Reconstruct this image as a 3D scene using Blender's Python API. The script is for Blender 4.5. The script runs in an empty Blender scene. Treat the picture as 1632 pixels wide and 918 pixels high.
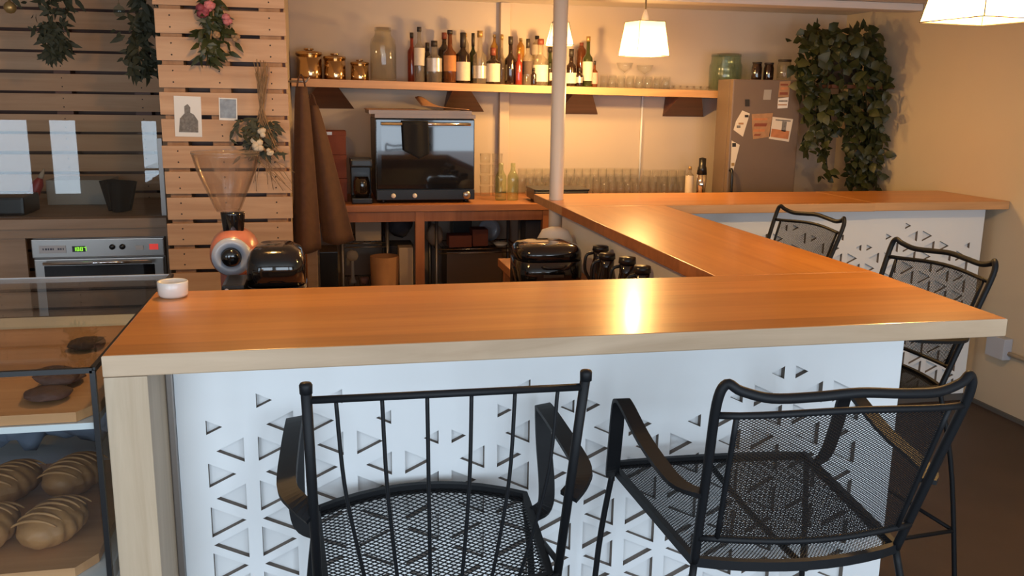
import bpy, bmesh, math, random
from mathutils import Vector, Matrix
random.seed(7)
S = bpy.context.scene
C = S.collection
R = math.radians
PI = math.pi

# ------------------------------------------------------------------ camera
EYE = 1.5
FPX = 1420.0
PITCH, ROLL, YAW = R(11.93), R(-0.8), R(12.04)
_cy, _sy, _cp, _sp = math.cos(YAW), math.sin(YAW), math.cos(PITCH), math.sin(PITCH)
_f = Vector((_sy * _cp, _cy * _cp, -_sp)); _r = Vector((_cy, -_sy, 0)); _d = _f.cross(_r)
_r2 = _r * math.cos(ROLL) + _d * math.sin(ROLL); _d2 = -_r * math.sin(ROLL) + _d * math.cos(ROLL)
cam_data = bpy.data.cameras.new('camera'); cam = bpy.data.objects.new('camera', cam_data); C.objects.link(cam)
_m = Matrix((_r2, -_d2, -_f)).transposed().to_4x4(); _m.translation = (0, 0, EYE)
cam.matrix_world = _m
cam_data.sensor_width = 36; cam_data.lens = FPX * 36 / 1632; cam_data.clip_start = 0.05
S.camera = cam

def ray(x, y):
    d = _r2 * (x - 816) + _d2 * (y - 459) + _f * FPX
    return d / d.y
def at(x, y, Y):
    """point at depth Y that stands where the survey of the photograph put it"""
    d = ray(x, y) * Y
    return Vector((d.x, Y, d.z + EYE))
def px_size(n, Y):
    return n * Y * 1.02 / FPX

# ------------------------------------------------------------------ world, light, exposure
S.view_settings.view_transform = 'Standard'; S.view_settings.look = 'None'
S.view_settings.gamma = 1; S.view_settings.use_curve_mapping = False
S.view_settings.exposure = 0.0
W = bpy.data.worlds.new('world'); S.world = W; W.use_nodes = True
W.node_tree.nodes['Background'].inputs[0].default_value = (0.75, 0.85, 1.0, 1)
W.node_tree.nodes['Background'].inputs[1].default_value = 0.35
S.cycles.max_bounces = 8; S.cycles.transparent_max_bounces = 24
S.cycles.sample_clamp_indirect = 4.0; S.cycles.caustics_reflective = False; S.cycles.caustics_refractive = False

YF = -1.2
DAY = (0.72, 0.86, 1.0)
def window_light(name, x, z, w, h, watts):
    l = bpy.data.lights.new(name, 'AREA'); l.shape = 'RECTANGLE'; l.size = w; l.size_y = h
    l.energy = watts; l.color = DAY
    o = bpy.data.objects.new(name, l); C.objects.link(o); o.location = (x, YF + 0.02, z); o.rotation_euler = (R(90), 0, 0)
for _x, _w in ((-3.05, 0.34), (-2.55, 0.24), (-1.2, 1.2), (0.35, 1.2), (1.9, 1.2)):
    window_light('daylight', _x, 1.15, _w, 1.3, 33 * _w / 1.2)
LAMP_COL = (1.0, 0.57, 0.19)
LAMP_W = (31.0, 21.0, 32.0, 20.0)

# ------------------------------------------------------------------ materials
def new_mat(name):
    m = bpy.data.materials.new(name); m.use_nodes = True
    return m, m.node_tree.nodes, m.node_tree.links, m.node_tree.nodes['Principled BSDF']
def mat(name, col, rough=0.5, metal=0.0, noise=0.0, nscale=20, bump=0.0, coat=0.0, emit=None, estr=0):
    m, n, l, p = new_mat(name)
    p.inputs['Base Color'].default_value = (*col, 1); p.inputs['Roughness'].default_value = rough
    p.inputs['Metallic'].default_value = metal; p.inputs['Coat Weight'].default_value = coat
    if emit:
        p.inputs['Emission Color'].default_value = (*emit, 1); p.inputs['Emission Strength'].default_value = estr
    if noise or bump:
        tc = n.new('ShaderNodeTexCoord'); nz = n.new('ShaderNodeTexNoise'); nz.inputs['Scale'].default_value = nscale
        nz.inputs['Detail'].default_value = 4
        l.new(tc.outputs['Object'], nz.inputs['Vector'])
        if noise:
            mx = n.new('ShaderNodeMix'); mx.data_type = 'RGBA'
            mx.inputs[6].default_value = (*[c * (1 - noise) for c in col], 1)
            mx.inputs[7].default_value = (*[min(1, c * (1 + noise)) for c in col], 1)
            l.new(nz.outputs['Fac'], mx.inputs[0]); l.new(mx.outputs[2], p.inputs['Base Color'])
        if bump:
            b = n.new('ShaderNodeBump'); b.inputs['Strength'].default_value = bump; b.inputs['Distance'].default_value = 0.01
            l.new(nz.outputs['Fac'], b.inputs['Height']); l.new(b.outputs['Normal'], p.inputs['Normal'])
    return m
def wood(name, dark, light, axis=0, rough=0.4, stave=0.0, coat=0.0, scale=1.0, knots=True):
    """boards running along axis; staves of the given width across it"""
    m, n, l, p = new_mat(name)
    tc = n.new('ShaderNodeTexCoord'); mp = n.new('ShaderNodeMapping')
    sc = [14 * scale] * 3; sc[axis] = 0.9 * scale
    mp.inputs['Scale'].default_value = sc
    l.new(tc.outputs['Object'], mp.inputs['Vector'])
    vec = mp.outputs['Vector']
    if stave:
        sx = n.new('ShaderNodeSeparateXYZ'); l.new(tc.outputs['Object'], sx.inputs[0])
        dv = n.new('ShaderNodeMath'); dv.operation = 'DIVIDE'; dv.inputs[1].default_value = stave
        l.new(sx.outputs[1 if axis == 0 else 0], dv.inputs[0])
        fl = n.new('ShaderNodeMath'); fl.operation = 'FLOOR'; l.new(dv.outputs[0], fl.inputs[0])
        wn = n.new('ShaderNodeTexWhiteNoise'); wn.noise_dimensions = '1D'; l.new(fl.outputs[0], wn.inputs['W'])
        sca = n.new('ShaderNodeVectorMath'); sca.operation = 'SCALE'; sca.inputs['Scale'].default_value = 17
        l.new(wn.outputs['Color'], sca.inputs[0])
        ad = n.new('ShaderNodeVectorMath'); ad.operation = 'ADD'
        l.new(vec, ad.inputs[0]); l.new(sca.outputs[0], ad.inputs[1]); vec = ad.outputs[0]
    nz = n.new('ShaderNodeTexNoise'); nz.inputs['Scale'].default_value = 1.6; nz.inputs['Detail'].default_value = 6
    nz.inputs['Roughness'].default_value = 0.6; nz.inputs['Distortion'].default_value = 0.6
    l.new(vec, nz.inputs['Vector'])
    r = n.new('ShaderNodeValToRGB'); r.color_ramp.elements[0].position = 0.3; r.color_ramp.elements[1].position = 0.68
    r.color_ramp.elements[0].color = (*dark, 1); r.color_ramp.elements[1].color = (*light, 1)
    l.new(nz.outputs['Fac'], r.inputs[0]); col = r.outputs[0]
    if stave:
        mx = n.new('ShaderNodeMix'); mx.data_type = 'RGBA'; mx.blend_type = 'MULTIPLY'; mx.inputs[0].default_value = 1
        mr = n.new('ShaderNodeMapRange'); mr.inputs[3].default_value = 0.82; mr.inputs[4].default_value = 1.08
        l.new(wn.outputs['Value'], mr.inputs[0])
        l.new(col, mx.inputs[6]); l.new(mr.outputs[0], mx.inputs[7]); col = mx.outputs[2]
    l.new(col, p.inputs['Base Color'])
    p.inputs['Roughness'].default_value = rough; p.inputs['Coat Weight'].default_value = coat
    p.inputs['Coat Roughness'].default_value = 0.12
    return m
def glass(name, tint=(0.975, 0.98, 0.975), body=0.015, bodycol=None, rough=0.03):
    """thin walled glass: see-through tint, fresnel gloss, a little body"""
    m, n, l, p = new_mat(name); out = n['Material Output']
    p.inputs['Base Color'].default_value = (*(bodycol or tint), 1); p.inputs['Roughness'].default_value = rough + 0.05
    tr = n.new('ShaderNodeBsdfTransparent'); tr.inputs[0].default_value = (*tint, 1)
    gl = n.new('ShaderNodeBsdfGlossy'); gl.inputs['Roughness'].default_value = rough
    a = n.new('ShaderNodeMixShader'); a.inputs[0].default_value = body
    l.new(tr.outputs[0], a.inputs[1]); l.new(p.outputs[0], a.inputs[2])
    lw = n.new('ShaderNodeLayerWeight'); lw.inputs['Blend'].default_value = 0.5
    pw = n.new('ShaderNodeMath'); pw.operation = 'POWER'; pw.inputs[1].default_value = 4.0; l.new(lw.outputs['Facing'], pw.inputs[0])
    fr = n.new('ShaderNodeMapRange'); fr.inputs[3].default_value = 0.04; fr.inputs[4].default_value = 0.75; l.new(pw.outputs[0], fr.inputs[0])
    b = n.new('ShaderNodeMixShader'); l.new(fr.outputs[0], b.inputs[0])
    l.new(a.outputs[0], b.inputs[1]); l.new(gl.outputs[0], b.inputs[2]); l.new(b.outputs[0], out.inputs[0])
    return m

M = {}
M['top_x'] = wood('oiled_wood_along', (0.52, 0.188, 0.034), (0.64, 0.265, 0.056), 0, 0.30, 0.13, 0.14)
M['top_y'] = wood('oiled_wood_across', (0.52, 0.188, 0.034), (0.64, 0.265, 0.056), 1, 0.30, 0.13, 0.14)
M['edge'] = wood('pale_wood_edge', (0.46, 0.32, 0.20), (0.62, 0.46, 0.31), 0, 0.5)
M['leg_wood'] = wood('pale_wood_leg', (0.46, 0.34, 0.22), (0.60, 0.47, 0.33), 2, 0.5)
M['counter_wood'] = wood('red_brown_wood', (0.38, 0.14, 0.05), (0.52, 0.21, 0.08), 0, 0.45, 0.12)
M['counter_post'] = wood('red_brown_wood_upright', (0.32, 0.11, 0.04), (0.44, 0.17, 0.07), 2, 0.5)
M['shelf_wood'] = wood('shelf_wood', (0.50, 0.27, 0.12), (0.66, 0.38, 0.18), 0, 0.45)
M['bracket'] = wood('dark_stained_wood', (0.10, 0.035, 0.018), (0.16, 0.06, 0.03), 0, 0.5)
M['pallet'] = wood('raw_pallet_wood', (0.48, 0.27, 0.15), (0.64, 0.40, 0.24), 0, 0.75, 0, 0, 0.8)
M['pallet_dim'] = wood('weathered_pallet_wood', (0.52, 0.30, 0.17), (0.66, 0.41, 0.25), 0, 0.8, 0, 0, 0.8)
M['stringer'] = wood('pallet_stringer_wood', (0.30, 0.15, 0.07), (0.42, 0.23, 0.12), 2, 0.8)
M['left_counter'] = wood('grey_brown_wood', (0.30, 0.20, 0.13), (0.42, 0.29, 0.20), 0, 0.6)
M['board'] = wood('orange_serving_board', (0.52, 0.24, 0.09), (0.66, 0.34, 0.15), 0, 0.5)
M['wall'] = mat('painted_wall', (0.58, 0.48, 0.39), 0.75, noise=0.03, nscale=6, bump=0.05)
M['wall_r'] = mat('painted_block_wall', (0.56, 0.47, 0.34), 0.8, noise=0.03, nscale=5, bump=0.12)
M['ceiling'] = mat('ceiling_paint', (0.70, 0.65, 0.60), 0.85, noise=0.05, nscale=4)
M['floor'] = mat('brown_stained_concrete', (0.046, 0.029, 0.021), 0.55, noise=0.35, nscale=4, bump=0.05)
M['white'] = mat('white_painted_board', (0.83, 0.86, 0.88), 0.45, noise=0.015, nscale=8)
M['cut_edge'] = mat('raw_cut_board_edge', (0.20, 0.165, 0.14), 0.8)
M['white_in'] = mat('white_backing_board', (0.80, 0.82, 0.83), 0.6)
M['plinth'] = mat('grey_plinth', (0.10, 0.095, 0.09), 0.7)
M['iron'] = mat('black_wrought_iron', (0.007, 0.008, 0.010), 0.55)
M['mesh_iron'] = mat('black_expanded_metal', (0.009, 0.010, 0.012), 0.5, 0.0)
for k in ('iron', 'mesh_iron'): M[k].node_tree.nodes['Principled BSDF'].inputs['Specular IOR Level'].default_value = 0.25
M['pole'] = mat('white_painted_steel', (0.72, 0.66, 0.58), 0.4)
M['steel'] = mat('brushed_steel', (0.42, 0.40, 0.38), 0.32, 1.0)
M['fridge_steel'] = mat('warm_fridge_steel', (0.20, 0.145, 0.11), 0.5, 0.3, noise=0.08, nscale=6)
M['steel_dull'] = mat('dull_steel', (0.30, 0.27, 0.25), 0.42, 0.8)
M['chrome'] = mat('chrome', (0.85, 0.84, 0.82), 0.08, 1.0)
M['brass'] = mat('warm_polished_steel', (0.58, 0.40, 0.22), 0.12, 1.0)
M['black'] = mat('black_plastic', (0.010, 0.010, 0.011), 0.3)
M['blackgloss'] = mat('glossy_black', (0.006, 0.006, 0.007), 0.1, coat=0.5)
M['blackmat'] = mat('black_cloth', (0.008, 0.008, 0.009), 0.9, noise=0.3, nscale=60)
M['oven_body'] = mat('dark_oven_casing', (0.05, 0.042, 0.036), 0.4, 0.5)
M['ovenglass'] = mat('dark_oven_glass', (0.012, 0.012, 0.014), 0.04, coat=0.6)
M['ovenglass_in'] = mat('dark_inner_window', (0.03, 0.025, 0.02), 0.06)
M['glass'] = glass('clear_glass')
M['case_glass'] = glass('display_case_glass', (0.93, 0.95, 0.95), 0.0, rough=0.01)
M['clear_plastic'] = glass('clear_smoky_plastic', (0.93, 0.89, 0.85), 0.07, (0.5, 0.4, 0.32), 0.08)
M['jar_glass'] = glass('jar_glass', (0.93, 0.92, 0.88), 0.03, (0.6, 0.6, 0.55))
M['green_glass_light'] = glass('pale_green_glass', (0.84, 0.88, 0.72), 0.12, (0.32, 0.42, 0.22))
M['teal_glass'] = glass('teal_glass', (0.82, 0.88, 0.83), 0.05, (0.22, 0.33, 0.30))
M['ceramic'] = mat('white_ceramic', (0.82, 0.78, 0.72), 0.25, coat=0.3)
M['paper'] = mat('cream_paper', (0.74, 0.66, 0.54), 0.8)
M['paper_white'] = mat('white_paper', (0.80, 0.77, 0.72), 0.8)
M['ink'] = mat('grey_ink', (0.20, 0.185, 0.17), 0.9, noise=0.8, nscale=90)
M['photo_blue'] = mat('blue_grey_print', (0.24, 0.28, 0.33), 0.5, noise=0.7, nscale=40)
M['apron'] = mat('brown_canvas', (0.085, 0.036, 0.018), 0.85, noise=0.25, nscale=40)
M['leaf'] = mat('dark_green_leaf', (0.028, 0.035, 0.007), 0.5, noise=0.5, nscale=14)
M['leaf_dry'] = mat('dusty_green_leaf', (0.038, 0.038, 0.016), 0.7, noise=0.4, nscale=20)
M['straw'] = mat('dried_straw', (0.30, 0.18, 0.09), 0.9, noise=0.4, nscale=30)
M['pink'] = mat('pink_petal', (0.50, 0.16, 0.17), 0.7, noise=0.3, nscale=30)
M['rose'] = mat('dark_pink_petal', (0.26, 0.05, 0.07), 0.7, noise=0.3, nscale=30)
M['cream_flower'] = mat('cream_petal', (0.66, 0.55, 0.40), 0.8)
M['terracotta'] = mat('terracotta', (0.35, 0.14, 0.07), 0.8, noise=0.15, nscale=10)
M['cardboard'] = mat('brown_cardboard', (0.30, 0.15, 0.075), 0.85, noise=0.15, nscale=12)
M['redbrown'] = mat('red_brown_card', (0.24, 0.065, 0.035), 0.8, noise=0.1)
M['cream_box'] = mat('cream_carton', (0.52, 0.40, 0.29), 0.8, noise=0.08)
M['navy'] = mat('dark_blue_grey_cloth', (0.05, 0.05, 0.065), 0.9, noise=0.3, nscale=15)
M['grinder_red'] = mat('salmon_red_enamel', (0.55, 0.19, 0.13), 0.3, coat=0.4)
M['grinder_grey'] = mat('pale_blue_grey_enamel', (0.42, 0.45, 0.52), 0.3, coat=0.3)
M['cookie'] = mat('chocolate_cookie', (0.085, 0.034, 0.022), 0.8, noise=0.5, nscale=45, bump=0.8)
M['pastry'] = mat('baked_pastry', (0.36, 0.17, 0.06), 0.55, noise=0.55, nscale=16, bump=0.5)
M['pastry_gold'] = mat('golden_pastry', (0.43, 0.21, 0.075), 0.5, noise=0.45, nscale=16, bump=0.5)
M['clothes_reflection'] = mat('blue_grey_reflection_colour', (0.20, 0.25, 0.34), 0.7, noise=0.45, nscale=8)  # colour of the clothes reflection imitated inside the case
M['orange_card'] = mat('orange_print', (0.52, 0.20, 0.08), 0.7, noise=0.3, nscale=30)
M['tan_tape'] = mat('tan_print', (0.40, 0.22, 0.11), 0.7, noise=0.3, nscale=40)
M['magnet'] = mat('black_magnet', (0.02, 0.018, 0.016), 0.5)
M['green_led'] = mat('green_display_digits', (0.1, 0.3, 0.02), 0.5, emit=(0.35, 1.0, 0.05), estr=1.3)
M['red_led'] = mat('red_indicator', (0.4, 0.02, 0.02), 0.5, emit=(1.0, 0.08, 0.06), estr=0.5)
M['plate'] = mat('pale_label_plate', (0.55, 0.56, 0.60), 0.4)
M['plateink'] = mat('plate_print', (0.08, 0.09, 0.14), 0.6)
M['redtool'] = mat('red_plastic', (0.36, 0.04, 0.04), 0.4)
M['greyplastic'] = mat('warm_grey_plastic', (0.36, 0.33, 0.29), 0.6)
M['dark_metal'] = mat('dark_lamp_wire', (0.05, 0.035, 0.02), 0.6)
M['tray'] = mat('worn_baking_sheet', (0.22, 0.15, 0.11), 0.4, 0.7)
M['wire'] = mat('chrome_wire', (0.50, 0.42, 0.34), 0.25, 1.0)
M['glass_dark'] = mat('smoky_dark_glass', (0.014, 0.009, 0.007), 0.08, coat=0.5)
M['spirit_amber'] = glass('amber_bottle', (0.62, 0.28, 0.08), 0.62, (0.16, 0.05, 0.015))
M['spirit_dark'] = glass('dark_brown_bottle', (0.10, 0.05, 0.03), 0.85, (0.022, 0.010, 0.006))
M['spirit_green'] = glass('green_bottle', (0.30, 0.38, 0.12), 0.65, (0.045, 0.055, 0.016))
M['spirit_clear'] = glass('clear_bottle', (0.86, 0.82, 0.74), 0.22, (0.45, 0.38, 0.30))
M['spirit_red'] = glass('red_bottle', (0.70, 0.14, 0.06), 0.6, (0.30, 0.04, 0.02))
M['spirit_yellow'] = glass('yellow_bottle', (0.85, 0.55, 0.15), 0.6, (0.50, 0.26, 0.05))
M['cap_dark'] = mat('dark_cap', (0.03, 0.022, 0.018), 0.5)
M['cap_red'] = mat('red_brown_cap', (0.20, 0.05, 0.03), 0.5)
M['cap_gold'] = mat('gold_cap', (0.50, 0.32, 0.12), 0.4, 0.6)
M['label_cream'] = mat('cream_label', (0.66, 0.58, 0.46), 0.8, noise=0.12, nscale=60)
M['label_orange'] = mat('orange_label', (0.48, 0.20, 0.07), 0.8, noise=0.2, nscale=60)
M['label_dark'] = mat('dark_label', (0.07, 0.045, 0.04), 0.8, noise=0.3, nscale=60)
M['label_silver'] = mat('silver_label', (0.50, 0.46, 0.42), 0.35, 0.4, noise=0.2, nscale=60)
M['label_pink'] = mat('pink_label', (0.58, 0.32, 0.26), 0.8, noise=0.2, nscale=60)
def shade_mat():
    m, n, l, p = new_mat('lit_cloth_shade'); out = n['Material Output']
    p.inputs['Base Color'].default_value = (0.85, 0.74, 0.52, 1); p.inputs['Roughness'].default_value = 0.9
    p.inputs['Emission Color'].default_value = (1.0, 0.78, 0.42, 1); p.inputs['Emission Strength'].default_value = 0.8
    t = n.new('ShaderNodeBsdfTranslucent'); t.inputs[0].default_value = (0.95, 0.86, 0.66, 1)
    a = n.new('ShaderNodeMixShader'); a.inputs[0].default_value = 0.5
    l.new(p.outputs[0], a.inputs[1]); l.new(t.outputs[0], a.inputs[2]); l.new(a.outputs[0], out.inputs[0])
    return m
M['shade'] = shade_mat()
M['bulb'] = mat('glowing_bulb', (1, 0.8, 0.5), 0.5, emit=(1.0, 0.72, 0.38), estr=9)

# ------------------------------------------------------------------ mesh helpers
class MB:
    def __init__(s): s.bm = bmesh.new(); s.mi = 0
    def _set(s, faces, smooth=False):
        for f in faces: f.material_index = s.mi; f.smooth = smooth
    def box(s, x0, x1, y0, y1, z0, z1, bev=0.0):
        b = bmesh.new(); bmesh.ops.create_cube(b, size=1)
        for v in b.verts:
            v.co = Vector(((x0 + x1) / 2 + v.co.x * (x1 - x0), (y0 + y1) / 2 + v.co.y * (y1 - y0), (z0 + z1) / 2 + v.co.z * (z1 - z0)))
        if bev: bmesh.ops.bevel(b, geom=b.edges[:] , offset=bev, segments=2, affect='EDGES', profile=0.7)
        s.merge(b); return s
    def merge(s, b, mtx=None, smooth=None):
        if mtx is not None: bmesh.ops.transform(b, matrix=mtx, verts=b.verts)
        vm = {}
        for v in b.verts: vm[v] = s.bm.verts.new(v.co)
        for f in b.faces:
            try:
                g = s.bm.faces.new([vm[v] for v in f.verts]); g.material_index = s.mi
                g.smooth = f.smooth if smooth is None else smooth
            except ValueError: pass
        b.free(); return s
    def lathe(s, prof, c=(0, 0, 0), n=20, axis=None, smooth=True):
        rings = []
        q = Vector((0, 0, 1)).rotation_difference(Vector(axis)) if axis is not None else None
        c = Vector(c)
        for r, z in prof:
            if r < 1e-5:
                p = Vector((0, 0, z)); p = (q @ p if q else p) + c
                rings.append([s.bm.verts.new(p)])
            else:
                ring = []
                for i in range(n):
                    a = 2 * PI * i / n; p = Vector((r * math.cos(a), r * math.sin(a), z)); p = (q @ p if q else p) + c
                    ring.append(s.bm.verts.new(p))
                rings.append(ring)
        fs = []
        for a, b in zip(rings, rings[1:]):
            for i in range(n):
                j = (i + 1) % n
                if len(a) == 1 and len(b) == 1: continue
                if len(a) == 1: vs = [a[0], b[j], b[i]][::-1]
                elif len(b) == 1: vs = [a[i], a[j], b[0]]
                else: vs = [a[i], a[j], b[j], b[i]]
                fs.append(s.bm.faces.new(vs))
        s._set(fs, smooth); return s
    def tube(s, pts, r, n=8, closed=False, flat=None, up=None):
        """swept bar: round of radius r, or a strap when flat=(half width, half thickness) with its width along up"""
        pts = [Vector(p) for p in pts]; k = len(pts); rings = []; prev = None
        for i, p in enumerate(pts):
            if closed: t = pts[(i + 1) % k] - pts[i - 1]
            else: t = pts[min(i + 1, k - 1)] - pts[max(i - 1, 0)]
            t.normalize()
            if up is not None: u = Vector(up) - t * t.dot(Vector(up))
            elif prev is not None: u = prev - t * t.dot(prev)
            else: u = (Vector((0, 0, 1)) if abs(t.z) < 0.9 else Vector((1, 0, 0))); u = u - t * t.dot(u)
            u.normalize(); prev = u; v = t.cross(u); ring = []
            if flat:
                for a, b in ((1, 1), (-1, 1), (-1, -1), (1, -1)): ring.append(s.bm.verts.new(p + u * a * flat[0] + v * b * flat[1]))
            else:
                rr = r[i] if isinstance(r, (list, tuple)) else r
                for j in range(n):
                    a = 2 * PI * j / n; ring.append(s.bm.verts.new(p + u * math.cos(a) * rr + v * math.sin(a) * rr))
            rings.append(ring)
        fs = []; m = len(rings[0])
        for i in range(k if closed else k - 1):
            a, b = rings[i], rings[(i + 1) % k]
            for j in range(m): fs.append(s.bm.faces.new([a[j], a[(j + 1) % m], b[(j + 1) % m], b[j]]))
        s._set(fs, not flat)
        if not closed:
            c = [s.bm.faces.new(rings[0][::-1]), s.bm.faces.new(rings[-1])]; s._set(c)
        return s
    def prism(s, pts, y0, y1, axis='y'):
        """polygon in (x,z) pushed through y, or (y,z) through x, or (x,y) through z"""
        f = {'y': lambda a, b, t: (a, t, b), 'x': lambda a, b, t: (t, a, b), 'z': lambda a, b, t: (a, b, t)}[axis]
        A = [s.bm.verts.new(f(a, b, y0)) for a, b in pts]; B = [s.bm.verts.new(f(a, b, y1)) for a, b in pts]; n = len(pts)
        fs = [s.bm.faces.new(A), s.bm.faces.new(B[::-1])]
        for i in range(n): fs.append(s.bm.faces.new([A[i], B[i], B[(i + 1) % n], A[(i + 1) % n]]))
        s._set(fs); return s
    def grid(s, fn, nu, nv, smooth=True):
        V = [[s.bm.verts.new(fn(i / nu, j / nv)) for j in range(nv + 1)] for i in range(nu + 1)]
        fs = [s.bm.faces.new([V[i][j], V[i + 1][j], V[i + 1][j + 1], V[i][j + 1]]) for i in range(nu) for j in range(nv)]
        s._set(fs, smooth); return s
    def blob(s, c, r, seed=0, amp=0.15, sub=2, freq=3.0):
        b = bmesh.new(); bmesh.ops.create_icosphere(b, subdivisions=sub, radius=1)
        from mathutils import noise
        for v in b.verts:
            k = 1 + amp * noise.noise(v.co * freq + Vector((seed, seed * 2, 0)))
            v.co = Vector((v.co.x * r[0] * k, v.co.y * r[1] * k, v.co.z * r[2] * k)) + Vector(c)
        for f in b.faces: f.smooth = True
        return s.merge(b)
    def build(s, name, mats, parent=None, loc=None, recalc=True, solid=0.0):
        if recalc: bmesh.ops.recalc_face_normals(s.bm, faces=s.bm.faces)
        me = bpy.data.meshes.new(name); s.bm.to_mesh(me); s.bm.free()
        for m in (mats if isinstance(mats, (list, tuple)) else [mats]): me.materials.append(M[m])
        o = bpy.data.objects.new(name, me); C.objects.link(o)
        if parent: o.parent = parent
        if loc is not None: o.location = loc
        if solid:
            md = o.modifiers.new('thickness', 'SOLIDIFY'); md.thickness = solid; md.offset = 0
        return o
def tag(o, label, cat, group=None):
    o['label'] = label; o['category'] = cat
    if group: o['group'] = group
    return o
def thing(name, label, cat, loc=(0, 0, 0), rz=0.0, group=None):
    o = bpy.data.objects.new(name, None); o.empty_display_size = 0.05; C.objects.link(o)
    o.location = loc; o.rotation_euler = (0, 0, rz)
    return tag(o, label, cat, group)
def struct(o): o['kind'] = 'structure'; return o
def dup(root, loc, rz, label, group=None):
    r = root.copy(); C.objects.link(r); r.location = loc; r.rotation_euler = (0, 0, rz); r['label'] = label
    if group: r['group'] = group
    for ch in list(root.children):
        c = ch.copy(); C.objects.link(c); c.parent = r
        for g in ch.children:
            d = g.copy(); C.objects.link(d); d.parent = c
    return r
def smooth_path(pts, n=6):
    """Catmull-Rom through the points"""
    P = [Vector(p) for p in pts]; out = []
    for i in range(len(P) - 1):
        a = P[max(i - 1, 0)]; b = P[i]; c = P[i + 1]; d = P[min(i + 2, len(P) - 1)]
        for k in range(n):
            t = k / n
            out.append(0.5 * ((2 * b) + (c - a) * t + (2 * a - 5 * b + 4 * c - d) * t * t + (3 * b - a - 3 * c + d) * t ** 3))
    out.append(P[-1]); return out
def filled(name, outlines, depth, mats, parent, place, bevel=0.0):
    """flat plate with holes: 2D outlines filled even-odd, given a thickness; place maps (u,v,w) to 3D"""
    cu = bpy.data.curves.new(name + '_outline', 'CURVE'); cu.dimensions = '2D'; cu.fill_mode = 'BOTH'; cu.extrude = depth / 2 - bevel
    if bevel: cu.bevel_depth = bevel; cu.bevel_resolution = 2; cu.offset = -bevel
    for o in outlines:
        sp = cu.splines.new('POLY'); sp.points.add(len(o) - 1); sp.use_cyclic_u = True
        for p, q in zip(sp.points, o): p.co = (q[0], q[1], 0, 1)
    ob = bpy.data.objects.new(name + '_outline', cu); C.objects.link(ob)
    me = bpy.data.meshes.new_from_object(ob.evaluated_get(bpy.context.evaluated_depsgraph_get()))
    bpy.data.objects.remove(ob); bpy.data.curves.remove(cu)
    me.name = name
    for v in me.vertices: v.co = Vector(place(*v.co))
    bm = bmesh.new(); bm.from_mesh(me); bmesh.ops.remove_doubles(bm, verts=bm.verts, dist=1e-5); bmesh.ops.recalc_face_normals(bm, faces=bm.faces)
    bm.to_mesh(me); bm.free(); me.materials.clear()
    for m in mats: me.materials.append(M[m])
    o = bpy.data.objects.new(name, me); C.objects.link(o)
    if parent: o.parent = parent
    for p in me.polygons: p.use_smooth = False
    return o

# ------------------------------------------------------------------ the room
XW, YB, ZC, XL = 3.27, 5.30, 2.05, -3.8
struct(MB().box(XL, XW, YF, YB, -0.1, 0).build('floor', 'floor'))
struct(MB().box(XL, XW, YF, YB, ZC, ZC + 0.1).build('ceiling', 'ceiling'))
struct(MB().box(XL - 0.1, XW + 0.1, YB, YB + 0.1, -0.1, ZC + 0.1).build('wall_back', 'wall'))
struct(MB().box(XW, XW + 0.1, YF, YB, -0.1, ZC + 0.1).build('wall_right', 'wall_r'))
struct(MB().box(XL - 0.1, XL, YF, YB, -0.1, ZC + 0.1).build('wall_left', 'wall'))
# wall behind the camera with three window openings
fw = MB(); fw.box(XL - 0.1, XW + 0.1, YF - 0.1, YF, -0.1, 0.5).box(XL - 0.1, XW + 0.1, YF - 0.1, YF, 1.8, ZC + 0.1)
for a, b in ((XL - 0.1, -3.22), (-2.88, -2.67), (-2.43, -1.8), (-0.6, -0.25), (0.95, 1.3), (2.5, XW + 0.1)): fw.box(a, b, YF - 0.1, YF, 0.5, 1.8)
struct(fw.build('wall_front', 'wall'))
struct(MB().box(-0.62, -0.16, 3.97, YB - 0.002, 0, ZC - 0.002).build('wall_partition', 'wall'))
# ceiling edge trim along the back wall, timber in the wall, thin conduit
def y_trim(px0, px1, y, name, d):
    a = at(px0, y, 5.27); b = at(px1, y, 5.27)
    return a.x, b.x
xa = at(797, 40, 5.27).x; xb = at(812, 40, 5.27).x
struct(MB().box(xa, xb, 5.25, 5.299, 0.96, ZC - 0.002, 0.003).build('trim_1', 'wall'))
xa = at(1023, 180, 5.29).x
struct(MB().tube([(xa, 5.288, 0.96), (xa, 5.288, 1.58)], 0.007).build('trim_2', 'white'))
struct(MB().box(1.2, XW - 0.002, 4.55, 4.68, ZC - 0.04, ZC - 0.001, 0.01).build('trim_3', 'ceiling'))
struct(MB().box(XW - 0.015, XW - 0.001, YF + 0.01, YB - 0.01, 0.0, 0.02).build('baseboard_right', 'plinth'))

pole = MB().lathe([(0.0, 0), (0.033, 0), (0.033, ZC - 0.001), (0, ZC - 0.001)], (1.057, 4.0, 0), 24).build('support_pole', 'pole')
tag(pole, 'white painted round steel pole rising through the bar corner to the ceiling', 'pole')

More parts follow.
